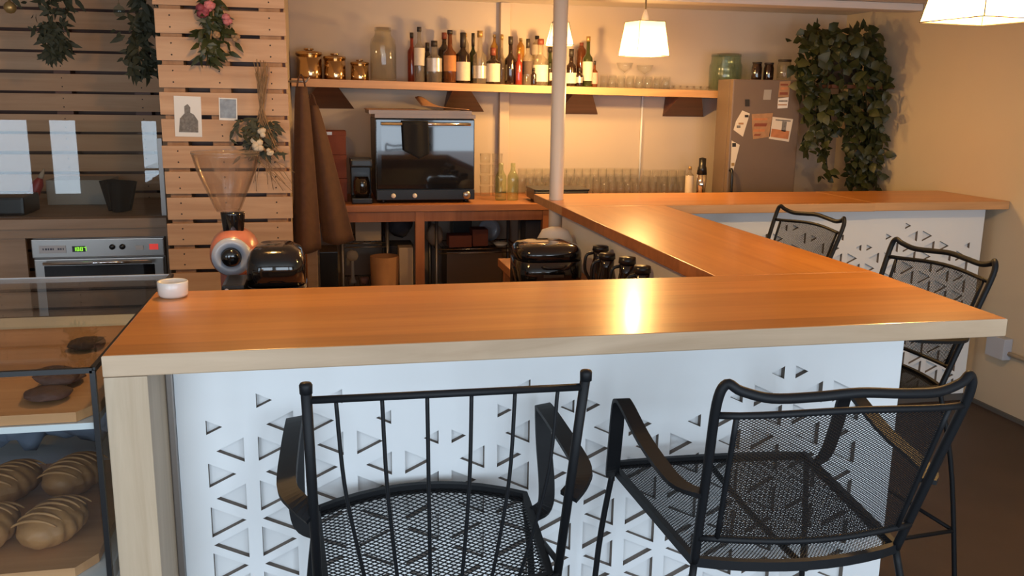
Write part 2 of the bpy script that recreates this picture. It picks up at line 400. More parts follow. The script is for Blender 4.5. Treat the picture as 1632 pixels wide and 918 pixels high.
# ------------------------------------------------------------------ the bar
bar = thing('bar_counter', 'long angled bar with glossy orange wood top and white cut-out panels', 'bar counter', (0, 0, 0))
ZT, ZU = 1.05, 1.01
def slab(name, pts, mats, holes=()):
    o = filled(name, [pts, *holes], ZT - ZU, mats, bar, lambda u, v, w: (u, v, w + (ZT + ZU) / 2), 0.003)
    me = o.data
    for p in me.polygons: p.material_index = 0 if p.normal.z > 0.9 else 1
    return o
circ = lambda cx, cy, r: [(cx + r * math.cos(2 * PI * i / 24), cy + r * math.sin(2 * PI * i / 24)) for i in range(24)]
slab('countertop', [(-0.39, 1.62), (1.445, 1.615), (1.48, 2.155), (-0.39, 2.16)], ['top_x', 'edge'])
slab('countertop', [(1.01, 2.158), (1.48, 2.158), (1.48, 3.722), (1.01, 3.722)], ['top_y', 'counter_wood'])
slab('countertop', [(1.01, 3.724), (2.53, 3.724), (2.53, 4.25), (1.01, 4.25)], ['top_x', 'shelf_wood'], [circ(1.057, 4.0, 0.036)])
slab('countertop', [(2.532, 3.735), (XW - 0.004, 3.735), (XW - 0.004, 4.26), (2.532, 4.26)], ['top_x', 'shelf_wood'])
MB().box(-0.39, -0.317, 1.622, 2.155, 0.001, ZU - 0.001, 0.002).build('end_leg', 'leg_wood', bar)

def triangles(x0, pitch, a, ncol, ztop, zlow, zb, first=0):
    """rows of routed triangles: each column of the pattern holds right- and left-pointing ones, small along a wavy upper edge"""
    out = []
    for k in range(ncol):
        xk = x0 + k * pitch
        for side in (0, 1):
            off = ((k + side + first) % 2) * a / 2
            j = 0
            while True:
                z = ztop - off - j * a; j += 1
                if z < zlow: break
                xc = xk + (0.2 if side == 0 else 0.55) * pitch
                d = zb(xc) - z
                if d < -0.012: continue
                s = 0.031 if d < 0.03 else (0.053 if d < 0.14 else (0.058 if d < 0.2 else 0.068))
                w = s * 1.03
                if side == 0: t = [(xk, z - s / 2), (xk + w, z), (xk, z + s / 2)]
                else: t = [(xk + pitch * 0.72, z - s / 2), (xk + pitch * 0.72, z + s / 2), (xk + pitch * 0.72 - w, z)]
                out.append(t)
    return out
def wave(knots):
    def f(x):
        if x <= knots[0][0]: return knots[0][1]
        for (a, b), (c, d) in zip(knots, knots[1:]):
            if x <= c: return b + (d - b) * (x - a) / (c - a)
        return knots[-1][1]
    return f
def cut_edges(o):
    for p in o.data.polygons:
        if abs(p.normal.y) < 0.5: p.material_index = 1
YP = 1.80
kn = []
for px, py in ((328, 682), (415, 634), (525, 625), (600, 665), (670, 697), (715, 695), (780, 652), (855, 608), (885, 635), (930, 658), (1000, 637), (1068, 671), (1105, 668), (1175, 630), (1235, 588), (1317, 585), (1370, 615)):
    p = at(px, py, YP); kn.append((p.x, p.z))
p0 = at(328, 682, YP); PD = 0.024
tri = triangles(p0.x, 0.1005, 0.104, 16, p0.z + 0.104 * 2, 0.04, wave(kn))
tri = [t for t in tri if max(q[0] for q in t) < 1.31]
cut_edges(filled('front_panel', [[(-0.303, 0.002), (1.334, 0.002), (1.334, ZU - 0.002), (-0.303, ZU - 0.002)]] + tri, 0.016, ['white', 'cut_edge'], bar,
       lambda u, v, w: (u, YP + 0.008 - w, v)))
MB().box(-0.30, 1.332, YP + 0.0165, YP + 0.034, 0.002, ZU - 0.002).build('backing_board', 'white_in', bar)
MB().box(-0.3165, -0.3035, YP - 0.012, YP + 0.02, 0.002, ZU - 0.002, 0.002).build('corner_strip', 'steel_dull', bar)
# upright under the long side run
MB().box(1.05, 1.17, YP + 0.035, 3.86, 0.002, ZU - 0.002).build('side_panel', 'white_in', bar)
YQ = 3.84
kn2 = []
for px, py in ((1210, 372), (1240, 352), (1290, 372), (1345, 383), (1380, 396), (1410, 380), (1445, 360), (1480, 359), (1505, 377), (1528, 392)):
    p = at(px, py, YQ); kn2.append((p.x, p.z))
p1 = at(1443, 360, YQ)
tri2 = triangles(p1.x - 0.1005 * 12, 0.1005, 0.104, 16, p1.z + 0.104, 0.09, wave(kn2))
tri2 = [t for t in tri2 if max(q[0] for q in t) < 3.16 and min(q[0] for q in t) > 1.22]
cut_edges(filled('front_panel', [[(1.172, 0.04), (3.225, 0.04), (3.225, ZU - 0.002), (1.172, ZU - 0.002)]] + tri2, 0.016, ['white', 'cut_edge'], bar,
       lambda u, v, w: (u, YQ + 0.008 - w, v)))
MB().box(1.172, 3.223, YQ + 0.0165, YQ + 0.034, 0.04, ZU - 0.002).build('backing_board', 'white_in', bar)
MB().box(1.172, 3.223, YQ + 0.004, YQ + 0.03, 0.001, 0.038).build('plinth', 'plinth', bar)

# ------------------------------------------------------------------ chairs
def expanded(fn, nu, nv, strand, name, parent, thick=0.0012):
    """expanded metal: zigzag strands that touch at their knuckles; fn maps (u,v) in 0..1 to the sheet"""
    mb = MB()
    for j in range(nv):
        low, up = [], []
        for i in range(2 * nu + 1):
            u = i / (2 * nu); zig = 0.5 if (i + j) % 2 else -0.5
            v = (j + 0.5 + zig * 0.96) / nv
            low.append(mb.bm.verts.new(fn(u, min(max(v - strand / 2 / nv, 0), 1)))); up.append(mb.bm.verts.new(fn(u, min(max(v + strand / 2 / nv, 0), 1))))
        fs = [mb.bm.faces.new([low[i], low[i + 1], up[i + 1], up[i]]) for i in range(2 * nu)]
        mb._set(fs)
    return mb.build(name, 'mesh_iron', parent, recalc=False, solid=thick)
def lerp(a, b, t): return a + (b - a) * t
def chair_legs(t, zs, wf, wr, sd, r=0.0068):
    top = {(-1, 0): Vector((-wf, -0.01, zs - 0.005)), (1, 0): Vector((wf, -0.01, zs - 0.005)), (-1, 1): Vector((-wr, -sd, zs - 0.005)), (1, 1): Vector((wr, -sd, zs - 0.005))}
    foot = {}
    for (sx, b), p in top.items():
        q = Vector((sx * (wf + 0.035), (0.02 if b == 0 else -sd - 0.09), 0.006)); foot[(sx, b)] = q
        mid = p.lerp(q, 0.35) + Vector((sx * 0.012, (0.012 if b == 0 else -0.012), 0))
        mb = MB().tube(smooth_path([p, mid, q], 6), r)
        mb.lathe([(0, 0), (0.014, 0), (0.014, 0.012), (0, 0.014)], (q.x, q.y, 0), 10)
        mb.build('leg', 'iron', t)
    g = 0.32
    pt = lambda k: top[k].lerp(foot[k], 1 - g / zs) + Vector((k[0] * 0.009, (0.009 if k[1] == 0 else -0.009), 0))
    ks = [(-1, 0), (1, 0), (1, 1), (-1, 1)]
    for a, b in zip(ks, ks[1:] + ks[:1]):
        MB().tube([pt(a), pt(b)], 0.006).build('footrest', 'iron', t)
def mesh_chair(label):
    wf, wr, sd, zs, wt, ty, zt = 0.221, 0.187, 0.413, 0.733, 0.212, 0.118, 1.082
    t = thing('bar_chair', label, 'chair', group='wrought iron bar chairs with mesh backs')
    P = lambda s, k: Vector((s * lerp(wr, wt, k), -sd - ty * k, lerp(zs, zt, k)))
    bow = lambda x, k: -0.030 * k * (1 - (x / wt) ** 2)      # the back curves round the sitter
    # posts and serpentine top rail, one bent tube
    path = [P(-1, 0), P(-1, 0.3), P(-1, 0.6), P(-1, 0.92), P(-1, 1.0) + Vector((0.012, 0, 0.006))]
    for x, dz in ((-0.18, -0.003), (-0.135, -0.013), (-0.07, -0.010), (0, -0.005), (0.07, -0.010), (0.135, -0.013), (0.18, -0.003)):
        path.append(Vector((x, -sd - ty + bow(x, 1), zt + dz)))
    path += [P(1, 1.0) + Vector((-0.012, 0, 0.006)), P(1, 0.92), P(1, 0.6), P(1, 0.3), P(1, 0)]
    MB().tube(smooth_path(path, 5), 0.0080, 10).build('back_frame', 'iron', t)
    def rail(k, hump):
        pts = []
        for i in range(13):
            x = lerp(-1, 1, i / 12); w = lerp(wr, wt, k)
            pts.append(Vector((x * w, -sd - ty * k + bow(x * w, 1), lerp(zs, zt, k) + hump * (1 - x * x) ** 2)))
        return pts
    k1, k0 = 0.86, 0.16
    up, lo = rail(k1, 0.010), rail(k0, -0.004)
    MB().tube(up, 0.0060).build('back_rail', 'iron', t)
    MB().tube(lo, 0.0060).build('back_rail', 'iron', t)
    inset = 0.075
    def back(u, v):
        uu = lerp(inset, 1 - inset, u) * 12; i = min(int(uu), 11); f = uu - i
        return lo[i].lerp(lo[i + 1], f).lerp(up[i].lerp(up[i + 1], f), v)
    for u in (0, 1): MB().tube([back(u, v / 6) for v in range(7)], 0.0048).build('back_bar', 'iron', t)
    expanded(back, 46, 100, 0.40, 'back_mesh', t)
    # seat: frame of angle strip and mesh, front edge slightly bowed
    def seat(u, v):
        w = lerp(wr, wf, v); x = lerp(-w, w, u); e = 1 - (2 * u - 1) ** 2
        return Vector((x, -sd * (1 - v) - 0.035 * e * (1 - v) + 0.012 * e * v, zs - 0.010 * math.sin(PI * v) * e))
    ring = [seat(i / 10, 0) for i in range(11)] + [seat(1, i / 8) for i in range(1, 9)] + [seat(1 - i / 10, 1) for i in range(1, 11)] + [seat(0, 1 - i / 8) for i in range(1, 8)]
    MB().tube(ring, 0, closed=True, flat=(0.0085, 0.006), up=(0, 0, 1)).build('seat_frame', 'iron', t)
    expanded(seat, 56, 110, 0.38, 'seat_mesh', t)
    MB().tube([seat(0.5, v / 8) + Vector((0, 0, -0.008)) for v in range(9)], 0.006).build('seat_brace', 'iron', t)
    for s in (-1, 1):
        a = P(s, 0.42)
        pts = smooth_path([a, a + Vector((s * 0.030, 0.05, 0.0)), Vector((s * 0.236, -0.27, 0.893)), Vector((s * 0.240, -0.155, 0.922)), Vector((s * 0.242, -0.125, 0.924)),
                           Vector((s * 0.242, -0.105, 0.905)), Vector((s * 0.240, -0.085, 0.83)), Vector((s * 0.236, -0.06, 0.76)), Vector((s * 0.228, -0.03, 0.725))], 5)
        MB().tube(pts, 0, flat=(0.014, 0.004), up=(1, 0, 0)).build('armrest', 'iron', t)
    chair_legs(t, zs, wf, wr, sd)
    return t
chB = mesh_chair('black mesh-back armchair in front of the white panel, right of the spindle-back chair')
chB.location = (0.811, 1.70, 0); chB.rotation_euler = (0, 0, -0.054)
dup(chB, (1.235, 2.225, 0), R(93.6), 'black mesh-back armchair tucked under the side of the bar near its front corner', chB['group'])
dup(chB, (1.325, 3.084, 0), R(96.1), 'black mesh-back armchair farthest back, in the angle between bar side and far panel', chB['group'])

def spindle_chair():
    wf, wr, sd, zs, wt, ty, zt = 0.214, 0.204, 0.326, 0.682, 0.208, 0.127, 1.093
    t = thing('spindle_chair', 'black iron armchair with spindle back and open mesh seat at the bar front', 'chair', (0.182, 1.704, 0), -0.015)
    P = lambda s, k: Vector((s * lerp(wr, wt, k), -sd - ty * k, lerp(zs, zt, k)))
    for s in (-1, 1):
        mb = MB().tube([P(s, -0.05), P(s, 0.5), P(s, 1.0)], 0.0080, 12)
        e = P(s, 1.0); mb.lathe([(0, -0.010), (0.0092, -0.010), (0.0096, 0.003), (0.008, 0.006), (0, 0.007)], e, 12)
        mb.build('back_post', 'iron', t)
    MB().tube([P(-1, 0.945), P(1, 0.945)], 0.0060, 10).build('top_rail', 'iron', t)
    sagv = lambda x: -0.045 * (1 - x * x)
    low = [Vector((x * wr, -sd - 0.01 + sagv(x) * 0.9, zs - 0.004 + 0.018 - 0.028 * (1 - x * x))) for x in [i / 6 - 1 for i in range(13)]]
    MB().tube(low, 0.0042, 8).build('lower_rail', 'iron', t)
    for i in range(6):
        xt = lerp(-0.80, 0.80, i / 5) ; xb = xt * 0.72
        a = P(0, 0.945) + Vector((xt * wt, 0, 0)); b = Vector((xb * wr, -sd - 0.01 + sagv(xb) * 0.9, zs + 0.014 - 0.028 * (1 - xb * xb)))
        m1 = a.lerp(b, 0.35) + Vector((xt * 0.010, -0.02, 0)); m2 = a.lerp(b, 0.70) + Vector((xt * 0.006, -0.016, 0))
        MB().tube(smooth_path([a, m1, m2, b], 6), 0.0031, 8).build('spindle', 'iron', t)
    def seat(u, v):
        w = lerp(wr - 0.012, wf, v); x = lerp(-w, w, u); e = 1 - (2 * u - 1) ** 2
        return Vector((x, -sd * (1 - v) - 0.02 * e * (1 - v) + 0.055 * e * v, zs + 0.012 * e * v - 0.012 * math.sin(PI * v) * e))
    ring = [seat(i / 10, 0) for i in range(11)] + [seat(1, i / 8) for i in range(1, 9)] + [seat(1 - i / 10, 1) for i in range(1, 11)] + [seat(0, 1 - i / 8) for i in range(1, 8)]
    MB().tube(ring, 0, closed=True, flat=(0.010, 0.007), up=(0, 0, 1)).build('seat_frame', 'iron', t)
    expanded(seat, 24, 56, 0.33, 'seat_mesh', t, 0.0016)
    for s in (-1, 1):
        a = P(s, 0.43)
        pts = smooth_path([a, Vector((s * 0.232, -0.355, 0.872)), Vector((s * 0.250, -0.30, 0.876)), Vector((s * 0.252, -0.15, 0.880)), Vector((s * 0.250, -0.015, 0.882)),
                           Vector((s * 0.250, 0.002, 0.868)), Vector((s * 0.250, -0.015, 0.80)), Vector((s * 0.249, -0.05, 0.73)), Vector((s * 0.240, -0.075, 0.695)), Vector((s * 0.216, -0.085, 0.684))], 5)
        MB().tube(pts, 0, flat=(0.016, 0.005), up=(1, 0, 0.15)).build('armrest', 'iron', t)
        MB().tube([P(s, 0.08), Vector((s * 0.208, -0.20, zs + 0.0))], 0.0055).build('side_brace', 'iron', t)
    chair_legs(t, zs, wf, wr, sd, 0.0078)
    return t
spindle_chair()

# ------------------------------------------------------------------ back counter, shelf
YS0, ZB = 4.69, 0.95
bc = thing('back_counter', 'red-brown wooden counter along the back wall carrying the black oven', 'counter')
MB().box(-0.14, 2.21, YS0, YB - 0.004, ZB - 0.035, ZB, 0.003).build('countertop', 'counter_wood', bc)
MB().box(-0.13, 2.20, YS0 + 0.02, YS0 + 0.04, ZB - 0.09, ZB - 0.0355).build('apron_rail', 'counter_post', bc)
for px in (669, 870):
    x = at(px, 380, YS0 + 0.03).x
    MB().box(x - 0.024, x + 0.024, YS0 + 0.012, YS0 + 0.06, 0.001, ZB - 0.036, 0.002).build('post', 'counter_post', bc)
MB().box(-0.13, -0.08, YS0 + 0.012, YS0 + 0.06, 0.001, ZB - 0.036, 0.002).build('post', 'counter_post', bc)
MB().box(2.15, 2.20, YS0 + 0.012, YS0 + 0.06, 0.001, ZB - 0.036, 0.002).build('post', 'counter_post', bc)

YSH = 5.05
def shelf_z(x): return 1.597 - 0.0115 * (x + 0.15)
sh = thing('wall_shelf', 'long pale wood shelf on brown brackets across the back wall', 'shelf')
mb = MB(); L0, L1 = -0.15, 2.52
for z0, z1 in ((0, 0),):
    A = [(L0, shelf_z(L0) - 0.042), (L1, shelf_z(L1) - 0.042), (L1, shelf_z(L1)), (L0, shelf_z(L0))]
    mb.prism(A, YSH, YB - 0.004)
mb.build('shelf_board', 'shelf_wood', sh)
for tp, bt, up_, lo_ in (((497, 142), (560, 188), (540, 142), (490, 188)),):
    pass
def bracket(xt0, xt1, xb0, xb1, zb_drop):
    """triangular plywood bracket seen from below, wide at its foot"""
    mb = MB()
    z1 = shelf_z((xt0 + xt1) / 2) - 0.043
    A = [Vector((xt0, YSH + 0.02, z1)), Vector((xt1, YSH + 0.02, z1)), Vector((xb1, YB - 0.006, z1 - zb_drop)), Vector((xb0, YB - 0.006, z1 - zb_drop))]
    B = [Vector((xt0, YB - 0.006, z1)), Vector((xt1, YB - 0.006, z1))]
    V = [mb.bm.verts.new(p) for p in A + B]
    for f in ((0, 1, 2, 3), (0, 3, 4), (1, 5, 2), (0, 4, 5, 1), (3, 2, 5, 4)): mb.bm.faces.new([V[i] for i in f])
    mb.build('bracket', 'bracket', sh)
for (a, b, c, d) in ((505, 540, 478, 565), (722, 752, 706, 771), (915, 946, 886, 952), (1085, 1121, 1055, 1120)):
    bracket(at(a, 150, YSH).x, at(b, 150, YSH).x, at(c, 190, YB).x, at(d, 190, YB).x, 0.115)

# ------------------------------------------------------------------ lamps
def lamp(name, label, c, z0, h, wb, wt, rot, watts, cord_top, parts=True):
    t = thing('pendant_lamp', label, 'lamp', (c[0], c[1], z0), rot, 'pendant lamps with square cloth shades')
    mb = MB(); q = wb / 2; p = wt / 2
    ring = lambda s, z: [Vector((s * a, s * b, z)) for a, b in ((-1, -1), (1, -1), (1, 1), (-1, 1))]
    A, B = ring(q, 0), ring(p, h)
    for i in range(4):
        j = (i + 1) % 4
        mb.grid(lambda u, v, i=i, j=j: A[i].lerp(A[j], u).lerp(B[i].lerp(B[j], u), v), 4, 4, False)
    mb.build('lamp_shade', 'shade', t)
    w = MB()
    for R_ in (A, B): w.tube(R_, 0.0016, 6, closed=True)
    for i in range(4): w.tube([A[i], B[i]], 0.0016, 6)
    w.build('shade_wire', 'dark_metal', t)
    MB().lathe([(0, h - 0.05), (0.016, h - 0.05), (0.018, h - 0.02), (0.018, h + 0.025), (0.010, h + 0.045), (0.004, h + 0.06), (0, h + 0.06)], n=14).build('socket', 'pole', t)
    MB().lathe([(0, h - 0.15), (0.018, h - 0.142), (0.028, h - 0.115), (0.024, h - 0.085), (0.013, h - 0.0505), (0, h - 0.0505)], n=14).build('bulb', 'bulb', t)
    MB().tube([(0, 0, h + 0.055), (0, 0, cord_top - z0)], 0.004).build('cord', 'dark_metal', t)
    MB().lathe([(0, cord_top - z0 - 0.02), (0.04, cord_top - z0 - 0.015), (0.045, cord_top - z0 - 0.001), (0, cord_top - z0 - 0.001)], n=16).build('ceiling_rose', 'pole', t)
    l = bpy.data.lights.new('lamp_light', 'POINT'); l.energy = watts; l.color = LAMP_COL; l.shadow_soft_size = 0.03
    o = bpy.data.objects.new('lamp_light', l); C.objects.link(o); o.location = (c[0], c[1], z0 + h - 0.17)
    return t
lamp('a', 'lit pendant lamp over the far run of the bar, in front of the glass stacks', (1.60, 4.40), 1.725, 0.165, 0.185, 0.145, 0.2, LAMP_W[0], ZC)
lamp('b', 'small lit pendant lamp half hidden behind the white pole', (1.245, 4.72), 1.785, 0.115, 0.135, 0.085, -0.15, LAMP_W[1], ZC)
lamp('d', 'added lit pendant lamp, out of view over the left part of the front bar', (-0.20, 2.55), 1.86, 0.14, 0.20, 0.15, 0.3, LAMP_W[3], ZC)  # unseen extra lamp, added to warm and brighten pallet boards and grinder
lamp('c', 'lit pendant lamp at the upper right, cut by the photo edge', (1.83, 2.28), 1.735, 0.165, 0.23, 0.17, 0.12, LAMP_W[2], ZC)

# ------------------------------------------------------------------ pallets and the left counter
def pallet_panel(name, label, x0, x1, Y, z0, z1, board, gap, m, stringers, depth=0.09, off=0.0):
    t = thing(name, label, 'pallet')
    z = z0 + off; k = 0; mb = MB(); nails = MB(); back = MB()
    while z < z1:
        top = min(z + board, z1)
        if top - z > 0.01:
            j = random.uniform(-0.004, 0.004)
            mb.box(x0 + j, x1 + j * 0.5, Y, Y + 0.016, z + random.uniform(-0.002, 0.002), top + random.uniform(-0.002, 0.002), 0.002)
            for sx in stringers:
                for dz in (0.25, 0.75): nails.lathe([(0, 0), (0.0035, 0), (0.003, 0.002), (0, 0.002)], (sx, Y + 0.0005, lerp(z, top, dz)), 6, axis=(0, -1, 0))
        z += board + gap
    MB().box(x0 + 0.01, x1 - 0.01, Y + 0.017 + depth, Y + 0.021 + depth, z0, z1).build('gap_shade_sheet', 'bracket', t)  # dark sheet added behind the slats, shade of the gaps put into its colour
    mb.build('slats', m, t); nails.build('nails', 'cap_dark', t)
    for sx in stringers:
        MB().box(sx - 0.04, sx + 0.04, Y + 0.0165, Y + 0.0165 + depth, z0, z1).build('stringer', 'stringer' if m == 'pallet' else 'bracket', t)
    return t
YPAL = 3.80
pallet_panel('pallet_panel', 'pale upright pallet boards carrying pinned pictures, left of the shelf', -0.622, -0.128, YPAL, 0.02, ZC - 0.004, 0.0885, 0.0160, 'pallet', (-0.565, -0.39, -0.19), 0.10, 0.045)
YPL = 5.16
pallet_panel('pallet_panel', 'dim pallet board wall behind the glass screen at the far left', XL + 0.02, -0.635, YPL, 0.02, ZC - 0.056, 0.0885, 0.0160, 'pallet_dim', (-2.2, -1.72, -1.32, -0.93, -0.70), 0.10, 0.03)

YL = 4.25; ZL = 0.955
lc = thing('service_counter', 'grey-brown wooden counter at far left, with an oven built in below', 'counter')
MB().box(-2.2, -0.70, YL, 5.10, ZL - 0.045, ZL, 0.003).build('countertop', 'left_counter', lc)
MB().box(-2.2, -0.70, YL + 0.012, YL + 0.03, ZL - 0.085, ZL - 0.0455).build('apron_rail', 'left_counter', lc)
MB().box(-2.2, -1.30, YL + 0.02, YL + 0.04, 0.001, ZL - 0.0855).build('front_board', 'left_counter', lc)
MB().box(-0.715, -0.70, YL + 0.04, 5.08, 0.001, ZL - 0.0455).build('side_board', 'left_counter', lc)
MB().box(-1.28, -0.72, 5.05, 5.08, 0.001, ZL - 0.0455).build('back_board', 'blackmat', lc)

ov = thing('built_in_oven', 'steel oven with green digits and red light under the left counter', 'oven', (0, 0, 0))
a = at(50, 390, YL); b = at(266, 378, YL); ox0, ox1 = a.x, b.x - 0.015; oz1 = ZL - 0.088; oz0 = oz1 - 0.40
MB().box(ox0, ox1, YL + 0.02, 4.95, oz0, oz1, 0.004).build('body', 'steel_dull', ov)
pz = oz1 - 0.085
cp = MB().box(ox0, ox1, YL - 0.005, YL + 0.0195, pz, oz1 - 0.002, 0.004).build('control_panel', 'steel', ov)
def opx(px): return at(px, 400, YL).x
MB().box(opx(63), opx(106), YL - 0.008, YL - 0.0052, pz + 0.022, pz + 0.056, 0.001).build('name_plate', 'plate', cp)
mb = MB()
for i, w in enumerate((3, 5, 4, 5, 3, 0, 5, 4, 3)):
    if w: mb.box(opx(69 + i * 4.0), opx(69 + i * 4.0 + w * 0.62), YL - 0.0086, YL - 0.0081, pz + 0.036, pz + 0.045)
mb.build('plate_lettering', 'plateink', cp)
MB().box(opx(116), opx(137), YL - 0.007, YL - 0.0052, pz + 0.026, pz + 0.052).build('display', 'black', cp)
SEG = {'1': 'bc', '8': 'abcdefg', '7': 'abc'}
mb = MB(); cx = opx(118); cw = 0.0085; chh = 0.015; z0 = pz + 0.0315
for ch in '1887':
    for s_ in SEG[ch]:
        q = {'a': (0, 1, cw, 0), 'g': (0, .5, cw, 0), 'd': (0, 0, cw, 0), 'f': (0, .5, 0, .5), 'e': (0, 0, 0, .5), 'b': (cw, .5, 0, .5), 'c': (cw, 0, 0, .5)}[s_]
        x_ = cx + q[0]; zz = z0 + q[1] * chh
        mb.box(x_ - 0.001, x_ + q[2] + 0.001, YL - 0.0086, YL - 0.0071, zz - 0.001, zz + q[3] * chh + 0.001)
    cx += 0.0145
mb.build('digits', 'green_led', cp)
for px in (180, 196):
    MB().lathe([(0, 0), (0.013, 0), (0.012, 0.010), (0.009, 0.013), (0, 0.013)], (opx(px), YL - 0.005, pz + 0.046), 16, axis=(0, -1, 0)).build('knob', 'black', cp)
MB().box(opx(217), opx(229), YL - 0.008, YL - 0.0052, pz + 0.030, pz + 0.050).build('switch', 'plate', cp)
MB().box(opx(239), opx(253), YL - 0.008, YL - 0.0052, pz + 0.030, pz + 0.056).build('indicator', 'red_led', cp)
dr = MB().box(ox0 + 0.005, ox1 - 0.005, YL - 0.004, YL + 0.0195, oz0 + 0.02, pz - 0.006, 0.004).build('door', 'steel', ov)
MB().box(ox0 + 0.045, ox1 - 0.045, YL - 0.0065, YL - 0.0042, oz0 + 0.05, pz - 0.035).build('door_window', 'ovenglass', dr)
MB().tube([(ox0 + 0.05, YL - 0.035, pz - 0.020), (ox1 - 0.05, YL - 0.035, pz - 0.020)], 0.008).build('handle', 'chrome', dr)

gs = thing('glass_screen', 'clear glass screen standing on the far left wooden counter', 'glass screen')
gx = at(252, 250, YL + 0.08).x; gz = at(120, 192, YL + 0.08).z
MB().box(-2.1, gx, YL + 0.08, YL + 0.086, ZL + 0.001, gz).build('pane', 'case_glass', gs)
MB().box(gx, gx + 0.022, YL + 0.07, YL + 0.096, ZL + 0.001, gz - 0.075, 0.002).build('end_post', 'steel_dull', gs)

tag(MB().box(at(72, 330, 4.75).x, at(172, 330, 4.75).x, 4.79, 5.04, ZL + 0.001, ZL + 0.125, 0.006).build('storage_tub', 'greyplastic'), 'pale grey tub behind the glass screen on the left counter', 'tub')
mb = MB()
cx0, cx1 = at(166, 320, 4.55).x, at(221, 320, 4.55).x
def cl(u, v):
    x = lerp(cx0, cx1, u); zt = ZL + 0.155 - 0.02 * abs(u - 0.4); w = 1 - 0.42 * (1 - v)
    x = (cx0 + cx1) / 2 + (x - (cx0 + cx1) / 2) * w
    return Vector((x, 4.50 + 0.02 * math.sin(u * 9) - 0.03 * (1 - v) * math.sin(PI * u), lerp(ZL + 0.004, zt, v)))
mb.grid(cl, 16, 8)
tag(mb.build('dish_cloth', 'blackmat', solid=0.02), 'black cloth hanging over a tap behind the glass screen', 'cloth')
p = at(48, 340, 4.74)
t = thing('squeeze_bottle', 'red squeeze bottle leaning behind the glass screen', 'bottle', (p.x, 4.74, ZL + 0.008), 0)
AX = Vector((0.42, 0, 0.9)).normalized()
MB().lathe([(0, 0), (0.024, 0), (0.026, 0.01), (0.026, 0.115), (0.015, 0.140), (0.012, 0.145), (0, 0.145)], n=16, axis=AX).build('body', 'redtool', t)
MB().lathe([(0, 0.1455), (0.013, 0.1455), (0.012, 0.160), (0.004, 0.195), (0, 0.195)], n=12, axis=AX).build('nozzle', 'cream_box', t)
t = thing('mixer', 'dark countertop appliance with a chrome jug at far left behind the glass', 'appliance', (at(0, 330, 4.6).x, 4.48, ZL))
MB().box(-0.09, 0.17, -0.10, 0.14, 0.001, 0.085, 0.012).build('body', 'black', t)
MB().lathe([(0, 0.0855), (0.045, 0.0855), (0.05, 0.11), (0.05, 0.16), (0.042, 0.175), (0, 0.178)], (-0.02, 0, 0), 20).build('jug', 'chrome', t)

# pinned pictures
def card(name, label, cat, px0, py0, px1, py1, Y, m, lean=0.0, group=None):
    a = at(px0, py0, Y); b = at(px1, py1, Y); cx, cz = (a.x + b.x) / 2, (a.z + b.z) / 2; w, h = abs(b.x - a.x) / 2, abs(a.z - b.z) / 2
    t = thing(name, label, cat, (cx, Y, cz)); t.rotation_euler = (0, lean, 0)
    if group: t['group'] = group
    MB().box(-w, w, -0.0008, 0.0008, -h, h).build('sheet', m, t)
    return t, w, h
t, w, h = card('pinned_picture', 'larger pinned picture, grey drawing on cream card, on the pale pallet boards', 'picture', 276, 153, 323, 218, YPAL - 0.002, 'paper_white', 0.02)
mb = MB()
mb.prism([(-w * .72, -h * .78), (w * .72, -h * .78), (w * .74, -h * .2), (w * .45, h * .1), (w * .18, h * .2), (w * .2, h * .45), (0, h * .62), (-w * .25, h * .5), (-w * .25, h * .15), (-w * .6, -h * .1)], -0.0016, -0.0009)
mb.build('drawing', 'ink', t)
t, w, h = card('pinned_picture', 'smaller pinned picture, blue-grey photo print, on the pale pallet boards', 'picture', 348, 156, 379, 192, YPAL - 0.002, 'paper_white', 0.03)
MB().box(-w * .88, w * .88, -0.0016, -0.0009, -h * .8, h * .9).build('print', 'photo_blue', t)

# ------------------------------------------------------------------ leaves, bouquets
def leaf(bm, mb, p, d, n, l, w):
    d = d.normalized(); s = d.cross(n)
    if s.length < 1e-4: s = Vector((1, 0, 0))
    s.normalize(); n = s.cross(d)
    P = [p, p + d * l * .28 + s * w * .5, p + d * l * .62 + s * w * .38 - n * l * .04, p + d * l - n * l * .16, p + d * l * .62 - s * w * .38 - n * l * .04, p + d * l * .28 - s * w * .5, p + d * l * .4 + n * w * .10]
    V = [mb.bm.verts.new(q) for q in P]
    for i, j in ((0, 1), (1, 2), (2, 3), (3, 4), (4, 5), (5, 0)):
        f = mb.bm.faces.new([V[6], V[i], V[j]]); f.material_index = mb.mi; f.smooth = True
rnd = random.Random(3)
def rdir(): return Vector((rnd.gauss(0, 1), rnd.gauss(0, 1), rnd.gauss(0, 1))).normalized()

